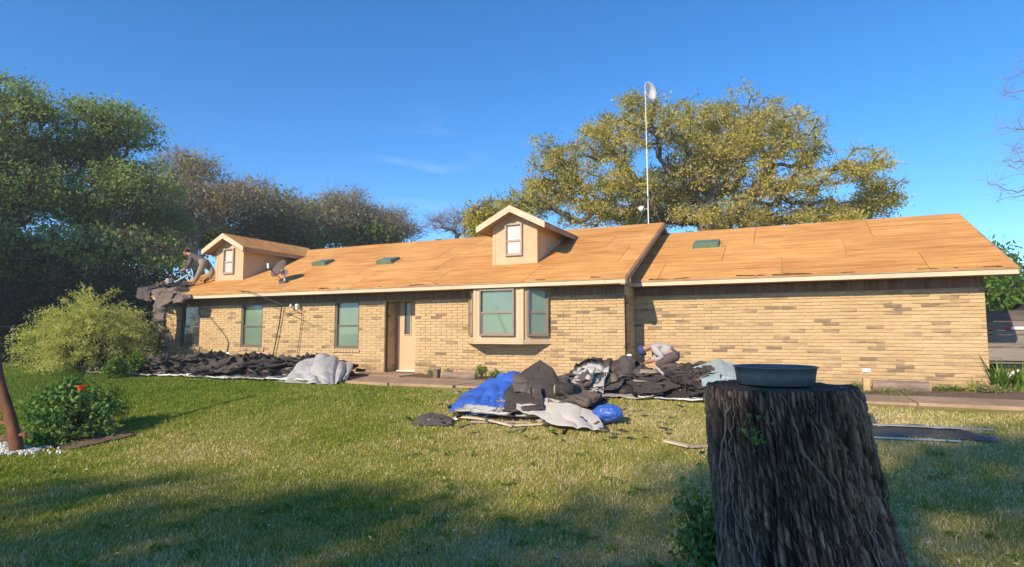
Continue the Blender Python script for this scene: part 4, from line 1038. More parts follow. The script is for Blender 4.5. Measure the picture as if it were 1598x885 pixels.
# ------------------------------------------------------------------ logs edging the beds
def log(p0, p1, Y, rad, lab):
    a = onY(*p0, Y); b = onY(*p1, Y); a[2] = b[2] = rad * .8
    t = thing('bed_log', lab, 'log', a); d = (b - a); m = MB(); N = 10; vs = []; n = 14
    for i in range(N + 1):
        c = a + d * i / N
        for k in range(n):
            th = 2 * math.pi * k / n; rr = rad * (1 + .10 * (vnoise(i * .9, k * 1.1, seed=int(rad * 1000)) - .5) * 2)
            vs.append((c[0], c[1] + rr * math.cos(th), c[2] + rr * math.sin(th)))
    m.add(vs, [(i * n + k, i * n + (k + 1) % n, (i + 1) * n + (k + 1) % n, (i + 1) * n + k) for i in range(N) for k in range(n)])
    m.build('trunk', M['log'], t, True)
    for e in (0, N):
        q = MB(); vv = [(v[0] + (-.004 if e == 0 else .004), a[1] + (v[1] - a[1]) * .97, a[2] + (v[2] - a[2]) * .97) for v in vs[e * n:(e + 1) * n]]
        q.add(vv + [(v[0] + .01, v[1], v[2]) for v in vv], [tuple(range(n)), tuple(range(n, 2 * n))] + [(i, (i + 1) % n, n + (i + 1) % n, n + i) for i in range(n)]); q.build('cut_end', M['logend'], t)
    return t
log((690, 590), (742, 592), 11.55, .085, 'weathered grey log edging the flower bed left of the bay window')
log((1362, 606), (1450, 608), 12.25, .105, 'old grey brown log lying in the bed against the right wall')
m = MB(); a = onY(683, 588, 11.6); m.box(a[0] - .07, a[0] + .05, 11.5, 11.66, -.02, .20); tag(m.build('brick_block', M['drip'], bevel=.01), 'small brown block standing at the left end of the short log', 'block')
m = MB(); a = onY(1352, 606, 12.2); m.box(a[0] - .05, a[0] + .06, 12.12, 12.36, -.02, .23); tag(m.build('stone_block', M['logend'], bevel=.012), 'yellow stone block standing at the left end of the long log', 'block')

# ------------------------------------------------------------------ utility trailer beyond the corner
tr = thing('trailer', 'old grey wooden plank sided trailer parked beyond the right corner of the house', 'trailer', (5.2, 15.2, 0))
TY = 15.0; TX0, TX1 = 3.45, 8.2; k = 0
for z0, z1 in ((.46, .72), (.73, .97), (.98, 1.06), (1.07, 1.24), (1.25, 1.46)):
    x = TX0; 
    m = MB(); m.box(TX0 + random.uniform(0, .02), TX1, TY + random.uniform(0, .012), TY + .05, z0, z1); m.build('plank', M['planks'], tr, bevel=.006)
m = MB(); m.box(TX0, TX1, TY + .06, TY + 2.0, .40, .47); m.build('floor_deck', M['planks'], tr)
m = MB(); m.box(TX0, TX1, TY + 1.95, TY + 2.0, .471, 1.46); m.build('rear_side', M['planks'], tr)
m = MB()
for x in (3.6, 4.7, 5.8, 6.9, 8.0): m.box(x, x + .06, TY + .051, TY + .10, .47, 1.44)
m.box(TX0, TX1, TY + .1, TY + .18, .30, .399); m.box(TX0, TX1, TY + 1.8, TY + 1.88, .30, .399); m.build('frame', M['black'], tr)
tx = float(onY(1568, 512, TY)[0]); tz = float(onY(1568, 512, TY)[2])
m = MB(); m.box(tx, tx + .10, TY - .008, TY - .002, tz - .03, tz + .025); m.build('reflector', M['red'], tr)
m = MB(); m.box(tx + .101, tx + .38, TY - .008, TY - .002, tz - .03, tz + .025); m.build('reflector', M['whitetape'], tr)
for x in (5.3, 6.1):
    q = MB(); Mx = Matrix.Rotation(R(90), 4, 'X'); q.lathe([(.16, -.02), (.30, -.02), (.33, .02), (.33, .18), (.30, .22), (.16, .22)], (x, TY + .25, .33), 24, Mx); w = q.build('wheel', M['rubber'], tr, True)
    q = MB(); q.lathe([(0, .0), (.05, -.01), (.16, .0), (.165, .1), (0, .1)], (x, TY + .25, .33), 18, Mx); q.build('rim', M['white_metal'], w, True)
a = onY(1556, 592, 14.4); b = onY(1590, 580, 14.6); m = MB(); m.tube([a, b], .045, 8); m.build('jack_arm', M['white_metal'], tr)
m = MB(); m.tube([(3.6, 15.1, .38), (3.1, 15.6, .34)], .04, 6); m.box(3.6, 3.72, 15.1, 15.22, 0.0, .42); m.build('tongue', M['black'], tr)
o = patch('black_cover', [[(4.0, 15.1, 1.46), (6.0, 15.1, 1.46)], [(4.3, 15.5, 1.62), (6.0, 15.6, 1.72)], [(4.2, 16.4, 1.46), (6.0, 16.4, 1.5)]], M['felt'], 20, 20, .05, 3, 31, px=False, ground=False); tag(o, 'dark sheet heaped on top of the plank trailer', 'cover')

# ------------------------------------------------------------------ people
def skin_obj(name, nodes, edges, mat, loc, parent=None, root=0, sub=2):
    ids = list(nodes); me = bpy.data.meshes.new(name)
    me.from_pydata([tuple(np.array(nodes[i][0], float) - np.array(loc)) for i in ids], [(ids.index(a), ids.index(b)) for a, b in edges], [])
    me.materials.append(mat); o = bpy.data.objects.new(name, me); C.objects.link(o)
    if parent is not None: o.parent = parent
    else: o.location = loc
    o.modifiers.new('skin', 'SKIN'); o.modifiers['skin'].use_smooth_shade = True
    for i, k in enumerate(ids):
        rr = nodes[k][1]; d = me.skin_vertices[0].data[i]; d.radius = (rr, rr) if not hasattr(rr, '__len__') else rr; d.use_root = (i == root)
    s = o.modifiers.new('sub', 'SUBSURF'); s.levels = sub; s.render_levels = sub
    return o
def L3(a, b, t): return np.array(a, float) * (1 - t) + np.array(b, float) * t
def person(J, label, shirt, trousers, hat, boot, facing, group=None):
    """J: joint positions; facing: unit vector the face looks along"""
    J = {k: np.array(v, float) for k, v in J.items()}; n = {}; e = []
    n['pel'] = (J['pel'], .09); n['sp'] = (L3(J['pel'], J['ch'], .5), .08); n['ch'] = (J['ch'], .11); n['nk'] = (J['nk'], .055)
    up = (J['hd'] - J['nk']); up /= np.linalg.norm(up); f = np.array(facing, float); f /= np.linalg.norm(f)
    n['jaw'] = (J['hd'] - up * .05 + f * .02, .065); n['skull'] = (J['hd'] + up * .03, .088); n['crown'] = (J['hd'] + up * .10 - f * .01, .06)
    n['nose'] = (J['hd'] - up * .005 + f * .105, .014)
    e += [('pel', 'sp'), ('sp', 'ch'), ('ch', 'nk'), ('nk', 'jaw'), ('jaw', 'skull'), ('skull', 'crown'), ('skull', 'nose')]
    for s in 'lr':
        n['sh' + s] = (J['sh' + s], .06); n['el' + s] = (J['el' + s], .043); n['wr' + s] = (J['wr' + s], .028)
        d = J['wr' + s] - J['el' + s]; d /= np.linalg.norm(d); q = np.cross(d, [0, .3, 1]); q /= np.linalg.norm(q)
        pm = J['wr' + s] + d * .06; n['pa' + s] = (pm, (.036, .02)); e += [('ch', 'sh' + s), ('sh' + s, 'el' + s), ('el' + s, 'wr' + s), ('wr' + s, 'pa' + s)]
        for i in range(4):
            o_ = (i - 1.5) * .019; a1 = pm + d * .045 + q * o_; ln = (.05, .06, .055, .04)[i]; cu = np.cross(q, d) * .02
            n[f'f{i}a{s}'] = (a1, .0095); n[f'f{i}b{s}'] = (a1 + d * ln * .55 + cu * .6, .009); n[f'f{i}c{s}'] = (a1 + d * ln * .85 + cu * 1.8, .0075)
            e += [('pa' + s, f'f{i}a{s}'), (f'f{i}a{s}', f'f{i}b{s}'), (f'f{i}b{s}', f'f{i}c{s}')]
        n['ta' + s] = (pm - d * .02 + q * .04, .0105); n['tb' + s] = (pm + d * .015 + q * .065, .009); e += [('pa' + s, 'ta' + s), ('ta' + s, 'tb' + s)]
        n['hp' + s] = (J['hp' + s], .075); n['kn' + s] = (J['kn' + s], .062); n['an' + s] = (J['an' + s], .042)
        n['toe' + s] = (J['toe' + s], .035); e += [('pel', 'hp' + s), ('hp' + s, 'kn' + s), ('kn' + s, 'an' + s), ('an' + s, 'toe' + s)]
    loc = J['pel']; body = skin_obj('person', n, e, M['skin'], loc); tag(body, label, 'person', group)
    # clothes on the same joints
    c = {'pel': (J['pel'], .128), 'sp': (n['sp'][0], .135), 'ch': (J['ch'], .155), 'nk': (L3(J['ch'], J['nk'], .8), .075)}; ce = [('pel', 'sp'), ('sp', 'ch'), ('ch', 'nk')]
    c['pel'] = (L3(J['pel'], J['ch'], .12), .143); c['sp'] = (n['sp'][0], .145)
    for s in 'lr':
        c['sh' + s] = (J['sh' + s], .08); c['el' + s] = (J['el' + s], .062); c['cf' + s] = (L3(J['el' + s], J['wr' + s], .9), .045); ce += [('ch', 'sh' + s), ('sh' + s, 'el' + s), ('el' + s, 'cf' + s)]
    skin_obj('shirt', c, ce, shirt, loc, body)
    c = {'pel': (J['pel'], .15), 'w': (L3(J['pel'], J['ch'], .40), .138)}; ce = [('w', 'pel')]
    for s in 'lr':
        c['hp' + s] = (J['hp' + s], .115); c['md' + s] = (L3(J['hp' + s], J['kn' + s], .5), .10); c['kn' + s] = (J['kn' + s], .082); c['cf' + s] = (L3(J['kn' + s], J['an' + s], .92), .066); ce += [('pel', 'hp' + s), ('hp' + s, 'md' + s), ('md' + s, 'kn' + s), ('kn' + s, 'cf' + s)]
    skin_obj('trousers', c, ce, trousers, loc, body)
    for s in 'lr':
        d = J['toe' + s] - J['an' + s]
        skin_obj('boot', {'h': (J['an' + s] - d * .25 + [0, 0, -.01], .048), 'a': (J['an' + s] + [0, 0, .04], .054), 't': (J['toe' + s], .046), 'q': (J['toe' + s] + d * .22, .036)}, [('a', 'h'), ('a', 't'), ('t', 'q')], boot, loc, body, sub=1)
    cp = J['hd'] + up * .065 - f * .012 - loc
    m = MB(); Mx = Vector(up).to_track_quat('Z', 'Y').to_matrix().to_4x4(); m.lathe([(.104, -.04), (.106, 0), (.098, .035), (.07, .065), (.03, .08), (0, .083)], cp, 20, Mx)
    if hat:
        o = m.build('cap', hat, body, True)
        side = np.cross(f, up); b = MB(); pts = []
        for k in range(9):
            t = math.pi * (k / 8 - .5); pts.append(cp - up * .03 + f * (.09 + .085 * math.cos(t)) + side * .085 * math.sin(t))
        b.add([p for p in pts] + [p + up * .008 for p in pts], [tuple(range(9)), tuple(range(9, 18))[::-1]] + [(i, (i + 1) % 9, 9 + (i + 1) % 9, 9 + i) for i in range(9)]); q = b.build('brim', hat, body)
    for sgn, nm in ((-1, 'ear'), (1, 'ear')):
        side = np.cross(f, up); b = MB(); b.lathe([(0, 0), (.02, .004), (.028, .012), (.02, .02), (0, .018)], J['hd'] + side * sgn * .085 - loc, 10, Vector(side * sgn).to_track_quat('Z', 'Y').to_matrix().to_4x4()); b.build(nm, M['skin'], body, True)
    return body
# worker kneeling on the right heap, folded forward, facing left
Yp = 11.55
PO = [9, -4]
def J3(px_, py_, dy=0): return onY(px_ + PO[0], py_ + PO[1], Yp + dy)
pA = dict(pel=J3(1043, 556), ch=J3(1018, 545), nk=J3(1006, 544, -.02), hd=J3(997, 549, -.04), shl=J3(1012, 549, -.17), shr=J3(1012, 546, .17), ell=J3(1026, 562, -.20), elr=J3(1014, 563, .2), wrl=J3(1010, 567, -.14), wrr=J3(1002, 569, .1),
          hpl=J3(1044, 560, -.11), hpr=J3(1044, 558, .11), knl=J3(1016, 574, -.15), knr=J3(1020, 573, .15), anl=J3(1053, 577, -.12), anr=J3(1054, 576, .12), toel=J3(1066, 580, -.12), toer=J3(1066, 579, .12))
person(pA, 'worker in pale shirt, brown trousers and blue cap crouching on the right heap', M['shirt_grey'], M['trousers_brown'], M['cap_blue'], M['boot'], (-.86, -.2, -.45))
# worker on the roof, bent over with legs apart
Yp = 12.95; PO[:] = [0, 0]
f1 = np.array(rp(float(onY(305, 450, 12.75)[0]), (12.72 - DL + OV) * CS, DL, .05)); f2 = np.array(rp(float(onY(331, 440, 13.1)[0]), (13.0 - DL + OV) * CS, DL, .05))
pB = dict(pel=J3(320, 410), ch=J3(303, 401, -.05), nk=J3(297, 397, -.07), hd=J3(291, 394, -.10), shl=J3(298, 403, -.22), shr=J3(300, 400, .12), ell=J3(296, 413, -.26), elr=J3(293, 411, .08), wrl=J3(289, 420, -.22), wrr=J3(287, 419, .0),
          hpl=J3(318, 412, -.12), hpr=J3(323, 412, .1), knl=J3(309, 430, -.26), knr=J3(332, 424, .1), anl=f1 + [0, 0, .05], anr=f2 + [0, 0, .05], toel=f1 + [-.14, -.05, -.02], toer=f2 + [-.13, -.05, -.02])
pb = person(pB, 'roofer in dark shirt and khaki trousers bending forward on the roof by the left dormer', M['shirt_dark'], M['trousers_khaki'], None, M['boot'], (-.9, -.3, -.35))
hm = MB(); loc = pB['pel']; hm.lathe([(.094, -.03), (.099, 0), (.092, .035), (.06, .065), (0, .075)], pB['hd'] + np.array([.02, 0, .05]) - loc, 18); hm.build('hair', M['black'], pb, True)
a = onY(296, 428, 12.75); b = onY(272, 441, 12.45); m = MB(); m.tube([a, b], .028, 8); sh = thing('roofing_shovel', 'blue grey tear off shovel held low by the roofer on the left roof edge', 'shovel', b); m.build('handle', M['silver'], sh)
m = MB(); m.tube([onY(288, 421, 12.8), a + [.04, 0, -.02]], .016, 6); m.build('grip', M['silver'], sh)
m = MB(); m.hexa([b + [-.30, -.1, -.05], b + [0, -.1, -.02], b + [0, .1, -.02], b + [-.3, .1, -.05], b + [-.30, -.1, -.03], b + [0, -.07, .02], b + [0, .07, .02], b + [-.3, .1, -.03]]); m.build('blade', M['galv'], sh)
c = onY(264, 446, 12.5); m = MB(); m.lathe([(0, 0), (.085, 0), (.105, .21), (.115, .215), (.105, .22), (.098, .21), (.08, .01), (0, .01)], c, 20); bk_ = tag(m.build('bucket', M['white_metal'], None, True), 'small white bucket standing on the left edge of the roof', 'bucket')
for p0, p1, lab in (((238, 450, 12.5), (262, 437, 12.9), 'narrow wooden lath leaning up on the far left roof edge'), ((255, 448, 12.3), (268, 434, 12.8), 'second wooden lath leaning behind the white bucket')):
    m = MB(); m.tube([onY(*p0), onY(*p1)], .03, 4); tag(m.build('lath', M['board_pale']), lab, 'lath')

# ------------------------------------------------------------------ stump and tub
CR = np.array([math.cos(YAW), math.sin(YAW), 0]); FS = 3.06
st_c = onF(1209, 600, FS); STX, STY, STZ = st_c
GS = float(gz(STX, STY)) - .05
def stump_surface(th, z):
    """th angle, z height -> point on the bark"""
    t = np.clip((STZ - z) / (STZ - GS), 0, 1)
    sh = .05 * t + .13 * t ** 1.6
    cx = STX + CR[0] * sh; cy = STY + CR[1] * sh
    lobes = 1 + .05 * np.sin(3 * th + 1.3) + .03 * np.sin(5 * th + .4 + 2 * t)
    flare = .345 + .05 * t + .05 * t ** 2 + .16 * np.clip((t - .82) / .18, 0, 1) ** 1.5 * (1 + .6 * np.sin(5 * th + .6))
    rr = flare * lobes
    x, y = np.cos(th), np.sin(th); wz = z * 1.0
    w = .35 * (fbm(x * 2.5 + 9, y * 2.5 + 5, z * 2.2, seed=5) - .5)
    a = ridged((x + w) * 11, (y + w) * 11, wz * 1.5, 3, 3); b = ridged((x + w) * 30, (y + w) * 30, wz * 3.4, 8, 2); c = vnoise(x * 14, y * 14, z * 16, 4)
    big = fbm(x * 2, y * 2, z * 1.6, seed=12) - .5
    cut = ((vnoise(x * 7 + 3 * w, y * 7, z * 9 + 5 * w, 21) > .70) * 1.0)
    # broken plates: warped columns cut across at uneven heights
    uu = (th + w * .5 + .16 * (fbm(x * 3 + 3, y * 3, z * 2.1, seed=44) - .5)) * .40 / .024; col = np.floor(uu); fu = uu - col
    vv = z / .10 + 9 * hash01(col, col * 0, col * 0, 7) + .5 * fu; row = np.floor(vv); fv = vv - row
    ph = hash01(col, row, row * 0, 9); edge = np.minimum(np.minimum(fu, 1 - fu) * 2.6, np.minimum(fv, 1 - fv) * 5.0); edge = np.clip(edge, 0, 1)
    plate = edge ** .45 * (.40 + .60 * ph)
    d = .014 * a + .010 * b + .006 * (c - .5) + .06 * big + .026 * plate - .010 * cut
    rim = np.clip((STZ - z) / .05, 0, 1); d = d * (.35 + .65 * rim)
    return cx + rr * x + d * x, cy + rr * y + d * y, np.clip(.30 + .30 * a + .35 * b + .50 * (plate - .4) + .25 * (ph - .5), 0, 1)
na, nh = 1000, 420
th = np.linspace(0, 2 * math.pi, na, endpoint=False)[None] + np.zeros((nh, 1)); zz = np.linspace(STZ, GS, nh)[:, None] + np.zeros((1, na))
X, Y, T = stump_surface(th, zz)
rimz = (.030 * fbm(np.cos(th[0]) * 5, np.sin(th[0]) * 5, seed=60) + .012 * vnoise(np.cos(th[0]) * 22, np.sin(th[0]) * 22, seed=61))
zz = zz - (rimz - .015)[None] * np.exp(-(STZ - zz) / .05); V = np.stack([X.ravel(), Y.ravel(), zz.ravel()], 1)
i = np.arange(nh - 1)[:, None] * na + np.arange(na)[None]; j = np.arange(nh - 1)[:, None] * na + (np.arange(na)[None] + 1) % na
F = np.stack([i, i + na, j + na, j], -1).reshape(-1, 4)
stump = thing('tree_stump', 'tall dark tree stump with deeply furrowed bark in the right foreground', 'tree stump', (STX, STY, GS))
npmesh('trunk', V, F, M['stump'], stump, True, tint=T.ravel())
nr = 40; rr = np.linspace(1, 0.02, nr)[:, None]; tx, ty = X[0][None], Y[0][None]
xx_, yy_ = STX + (tx - STX) * rr, STY + (ty - STY) * rr
z_ = STZ - .012 * (1 - rr) + .012 * fbm(xx_ * 9, yy_ * 9, seed=2) - .006 - .01 * (np.abs(np.sin(th[0][None] * 7 + 3 * fbm(xx_ * 4, yy_ * 4, seed=6))) < .05) * rr
V = np.stack([xx_.ravel(), yy_.ravel(), ((z_ - (rimz - .015)[None] * rr ** 9) * (rr < 1) + (STZ - (rimz - .015)[None]) * (rr >= 1)).ravel()], 1)
i = np.arange(nr - 1)[:, None] * na + np.arange(na)[None]; j = np.arange(nr - 1)[:, None] * na + (np.arange(na)[None] + 1) % na
npmesh('cut_top', V, np.stack([i, i + na, j + na, j], -1).reshape(-1, 4), M['stump'], stump, True, tint=(vnoise(rr * 26, th[0][None] * 0 + .5) * .6 + .15 + 0 * th[0][None]).ravel())
# loose slivers of bark standing proud
r = random.Random(31); m = MB()
for k in range(900):
    t0 = r.uniform(0, 2 * math.pi); z0 = r.uniform(GS + .1, STZ - .03); L = r.uniform(.015, .07); w = r.uniform(.0012, .0035); q = []
    for s in (0, .5, 1):
        zc = z0 - L * s if z0 - L * s > GS else GS; tt = t0 + .02 * s * r.uniform(-1, 1)
        x, y, _ = stump_surface(np.array([tt]), np.array([zc])); o_ = .001 + .006 * abs(s - .3)
        q.append(((x[0] + math.cos(tt) * o_), (y[0] + math.sin(tt) * o_), zc, tt))
    vs = []
    for (x, y, z, tt), ww in zip(q, (w * .4, w, w * .3)):
        tx, ty = -math.sin(tt) * ww, math.cos(tt) * ww; nx_, ny_ = math.cos(tt) * .006, math.sin(tt) * .006
        vs += [(x - tx, y - ty, z), (x + nx_, y + ny_, z), (x + tx, y + ty, z)]
    m.add(vs, [(0, 1, 4, 3), (1, 2, 5, 4), (3, 4, 7, 6), (4, 5, 8, 7)])
o = m.build('bark_slivers', M['vine'], stump); o['kind'] = 'stuff'
# vines creeping over the bark
def vine(t0, z0, z1, seed, rad=.007, wander=.35):
    r = random.Random(seed); pts = []; t = t0; N = 34; dr = r.uniform(-.4, .4)
    for i in range(N):
        z = z0 + (z1 - z0) * i / (N - 1); t += (dr + r.uniform(-1, 1) * wander * .5) * .045
        dr = dr * .85 + r.uniform(-.25, .25)
        x, y, _ = stump_surface(np.array([t]), np.array([z])); pts.append((x[0] + math.cos(t) * rad * .9, y[0] + math.sin(t) * rad * .9, z))
    m = MB(); m.tube(pts, [rad * .8 * (1 - .55 * i / N) for i in range(N)], 6); m.build('vine', M['vine'], stump, True)
tf = math.atan2(-STY, -STX)         # the side facing the camera
for k, (dt, z0, z1, rad) in enumerate([(-.95, GS, .66, .012), (-.8, GS, .70, .009), (-.55, GS, .40, .010), (-.62, .30, .72, .006), (-.35, -.1, .35, .006), (.55, .25, .72, .008), (.72, .1, .72, .006), (.85, GS, .3, .010),
                                       (1.05, GS, .5, .008), (-1.2, GS, .55, .011), (1.25, GS, .2, .009), (-.45, GS, .1, .012), (-1.05, .1, .6, .006)]):
    vine(tf + dt, z0, z1, k + 3, rad)
tub = thing('tub', 'shallow round grey rubber feed tub on top of the stump', 'tub', (STX, STY, STZ))
tc_ = onF(1210, 602, FS); tcz = STZ + .001; tr_ = .192
m = MB(); m.lathe([(0, 0), (tr_ - .018, 0), (tr_ - .008, .008), (tr_ - .002, .05), (tr_ + .003, .084), (tr_ + .010, .086), (tr_ + .011, .091), (tr_ + .006, .094), (tr_ - .004, .091), (tr_ - .01, .06), (tr_ - .018, .014), (0, .012)], (tc_[0], tc_[1], tcz), 72)
m.build('bowl', M['tub'], tub, True)
# ------------------------------------------------------------------ foliage builder
def leaf_arrays(cent, n, spread, size, seed, hang=0.0, tb=None, elong=.5, var=.35):
    g = np.random.RandomState(seed); cent = np.asarray(cent, float); N = len(cent) * n
    c = np.repeat(cent, n, 0); off = g.normal(0, .5, (N, 3)); c = c + off * np.array(spread)
    if hang: c[:, 2] -= np.abs(g.normal(0, hang, N))
    a = g.normal(0, 1, (N, 3)); a /= np.linalg.norm(a, axis=1, keepdims=True); b = g.normal(0, 1, (N, 3)); b -= (b * a).sum(1, keepdims=True) * a; b /= np.linalg.norm(b, axis=1, keepdims=True)
    L = size * g.uniform(1 - var, 1 + var, (N, 1)); a *= L; b *= L * elong
    V = np.stack([c - a, c + b, c + a, c - b], 1).reshape(-1, 3); F = np.arange(4 * N).reshape(N, 4)
    t = (np.repeat(g.uniform(0, 1, len(cent)), n) if tb is None else np.repeat(tb, n)); t = np.clip(t * .55 + g.uniform(0, 1, N) * .45, 0, 1)
    return V, F, np.repeat(t, 4)
def frusta(segs, k):
    """segs: (n,8) p0 xyz, r0, p1 xyz, r1"""
    s = np.asarray(segs, float); n = len(s); p0, r0, p1, r1 = s[:, :3], s[:, 3], s[:, 4:7], s[:, 7]
    d = p1 - p0; d /= np.linalg.norm(d, axis=1, keepdims=True) + 1e-9; h = np.where(np.abs(d[:, 2:3]) < .9, np.array([[0, 0, 1.]]), np.array([[1., 0, 0]]))
    a = np.cross(d, h); a /= np.linalg.norm(a, axis=1, keepdims=True); b = np.cross(d, a); t = np.arange(k) * 2 * math.pi / k
    ring = a[:, None] * np.cos(t)[None, :, None] + b[:, None] * np.sin(t)[None, :, None]
    V = np.concatenate([p0[:, None] + ring * r0[:, None, None], p1[:, None] + ring * r1[:, None, None]], 1).reshape(-1, 3)
    base = np.arange(n)[:, None] * 2 * k; i = np.arange(k)[None]; j = (i + 1) % k
    return V, np.stack([base + i, base + j, base + k + j, base + k + i], -1).reshape(-1, 4)
def join(parts):
    Vs, Fs, o = [], [], 0
    for V, F in parts: Vs.append(V); Fs.append(F + o); o += len(V)
    return np.concatenate(Vs), np.concatenate(Fs)
def tree(name, label, root, fork, blobs, ntips, leaf, barkm, r0, seed, nleaf=40, size=.09, spread=(.5, .5, .3), tip=.012, hang=0, twigs=4, twiglen=.6, pw=.3, group=None, cat='tree', shell=2.4, leafdrop=0.0, steps=3, elong=.5, crown='crown'):
    g = np.random.RandomState(seed); root = np.array(root, float); fork = np.array(fork, float)
    vol = np.array([b[1][0] * b[1][1] * b[1][2] for b in blobs]) ** .8; pr = vol / vol.sum(); tips = []
    ch = g.choice(len(blobs), ntips, p=pr)
    for c in ch:
        d = g.normal(0, 1, 3); d /= np.linalg.norm(d); rr = g.uniform(0, 1) ** (1 / shell); tips.append(np.array(blobs[c][0]) + d * rr * np.array(blobs[c][1]))
    tips = np.array(tips); tips = tips[tips[:, 2] > .3]; tips = tips[np.argsort(np.linalg.norm(tips - fork, axis=1))]
    pos = []; par = []; pl = []
    K = 6
    for i in range(K):
        t = i / (K - 1); p = root * (1 - t) + fork * t + (g.normal(0, .06, 3) * [1, 1, 0] * (0 < i < K - 1)) * np.linalg.norm(fork - root) * .4; pos.append(p); par.append(i - 1); pl.append(0.0)
    P = np.zeros((K + ntips * steps, 3)); P[:K] = pos; PL = np.zeros(len(P)); n = K; tipid = []
    for p in tips:
        dd = np.linalg.norm(P[K - 3:n] - p, axis=1); j = int(np.argmin(dd + pw * PL[K - 3:n])) + K - 3; q = P[j].copy(); D = np.linalg.norm(p - q); last = j
        jit = g.normal(0, .11, 3) * D
        for s in range(1, steps + 1):
            t = s / steps; w = q * (1 - t) + p * t + jit * math.sin(math.pi * t) + np.array([0, 0, .10 * D * math.sin(math.pi * t)])
            P[n] = w; PL[n] = PL[last] + np.linalg.norm(w - P[last]); par.append(last); last = n; n += 1
        tipid.append(last)
    cnt = np.zeros(n)
    for t in tipid: cnt[t] += 1
    for i in range(n - 1, 0, -1): cnt[par[i]] += cnt[i]
    cnt = np.maximum(cnt, 1); ex = math.log(r0 / tip) / math.log(max(cnt[0], 2)); rad = tip * cnt ** ex
    segs = np.array([[*P[par[i]], min(rad[par[i]], rad[i] * 1.5) if i >= K else rad[par[i]] * (1.5 if i == 1 else 1), *P[i], rad[i]] for i in range(1, n)])
    big = segs[:, 3] > max(.05, tip * 3)
    T = thing(name, label, cat, root, group)
    prt = []
    if big.any(): prt.append(frusta(segs[big], 8))
    if (~big).any(): prt.append(frusta(segs[~big], 4))
    V, F = join(prt); npmesh('trunk', V, F, barkm, T, True)
    tp = P[tipid]
    if twigs:
        N = len(tp) * twigs; c = np.repeat(tp, twigs, 0); d = g.normal(0, 1, (N, 3)); d[:, 2] = np.abs(d[:, 2]) * .6; d /= np.linalg.norm(d, axis=1, keepdims=True); e = c + d * twiglen * g.uniform(.4, 1.1, (N, 1))
        s1 = np.concatenate([c, np.full((N, 1), tip * .8), e, np.full((N, 1), tip * .3)], 1)
        d2 = d + g.normal(0, .5, (N, 3)); e2 = (c + e) / 2 + d2 * twiglen * .5; s2 = np.concatenate([(c + e) / 2, np.full((N, 1), tip * .6), e2, np.full((N, 1), tip * .25)], 1)
        V, F = frusta(np.concatenate([s1, s2]), 3); npmesh('twigs', V, F, barkm, T)
    if leaf is not None and nleaf:
        cen = tp if not leafdrop else tp[g.uniform(0, 1, len(tp)) > leafdrop]
        V, F, tt = leaf_arrays(cen, nleaf, spread, size, seed + 1, hang, elong=elong); npmesh(crown, V, F, leaf, T, tint=tt)
    return T
def pb_(px_, py_, rx, ry, F, dz=0, rd=None):
    """a crown lobe seen at this pixel, F metres ahead, as a world ellipsoid"""
    c = onF(px_, py_, F + dz); k = (F + dz) / FPX; return (c, (rx * k, (rd if rd else max(rx * k, 2.0)), ry * k))
# the big budding oak behind the house
F0 = 27.0
ob = [(1130, 195, 95, 52), (1010, 190, 75, 42), (945, 215, 55, 45), (1210, 205, 70, 45), (1262, 240, 38, 40), (875, 245, 52, 38), (862, 290, 55, 32), (835, 310, 38, 20), (1345, 262, 38, 30), (1365, 300, 40, 22), (1300, 325, 80, 18), (1110, 260, 100, 50),
      (960, 290, 85, 45), (1215, 290, 80, 30), (800, 318, 30, 16), (1060, 300, 80, 45), (1180, 335, 70, 22), (930, 335, 55, 18), (1250, 338, 90, 14), (1345, 328, 50, 14), (1005, 338, 60, 20), (1110, 330, 60, 26)]
obl = [pb_(a, b, c, d, F0, random.Random(i).uniform(-2.5, 2.5)) for i, (a, b, c, d) in enumerate(ob)]
rt = onF(1080, 520, F0); rt[2] = -.1; fk = onF(1085, 425, F0)
tree('oak_tree', 'huge spreading oak with yellow green spring foliage behind the right half of the house', rt, fk, obl, 1300, M['leaf_oak'], M['bark_oak'], .66, 5, nleaf=84, size=.062, spread=(.44, .44, .22), tip=.020, hang=.14, twigs=3, twiglen=.5, pw=.30, leafdrop=.12, elong=.5, shell=2.0)
fk2 = onF(745, 400, 24); rt2 = fk2.copy(); rt2[2] = 0
tree('oak_tree', 'small yellow green budding tree showing left of the right dormer', rt2, onF(752, 380, 24), [pb_(752, 342, 20, 30, 24, rd=.8), pb_(772, 352, 30, 24, 24, rd=.8), pb_(800, 345, 30, 22, 24, rd=.8)], 110, M['leaf_oak'], M['bark'], .12, 15, nleaf=42, size=.085, spread=(.4, .4, .3), tip=.01, hang=.2)
fk2 = onF(712, 390, 44); rt2 = fk2.copy(); rt2[2] = 0
tree('bare_tree', 'small distant leafless tree standing beyond the middle of the ridge', rt2, onF(712, 378, 44), [pb_(700, 352, 34, 18, 44), pb_(728, 350, 16, 22, 44)], 110, None, M['bark_grey'], .16, 17, tip=.014, twigs=5, twiglen=.9)
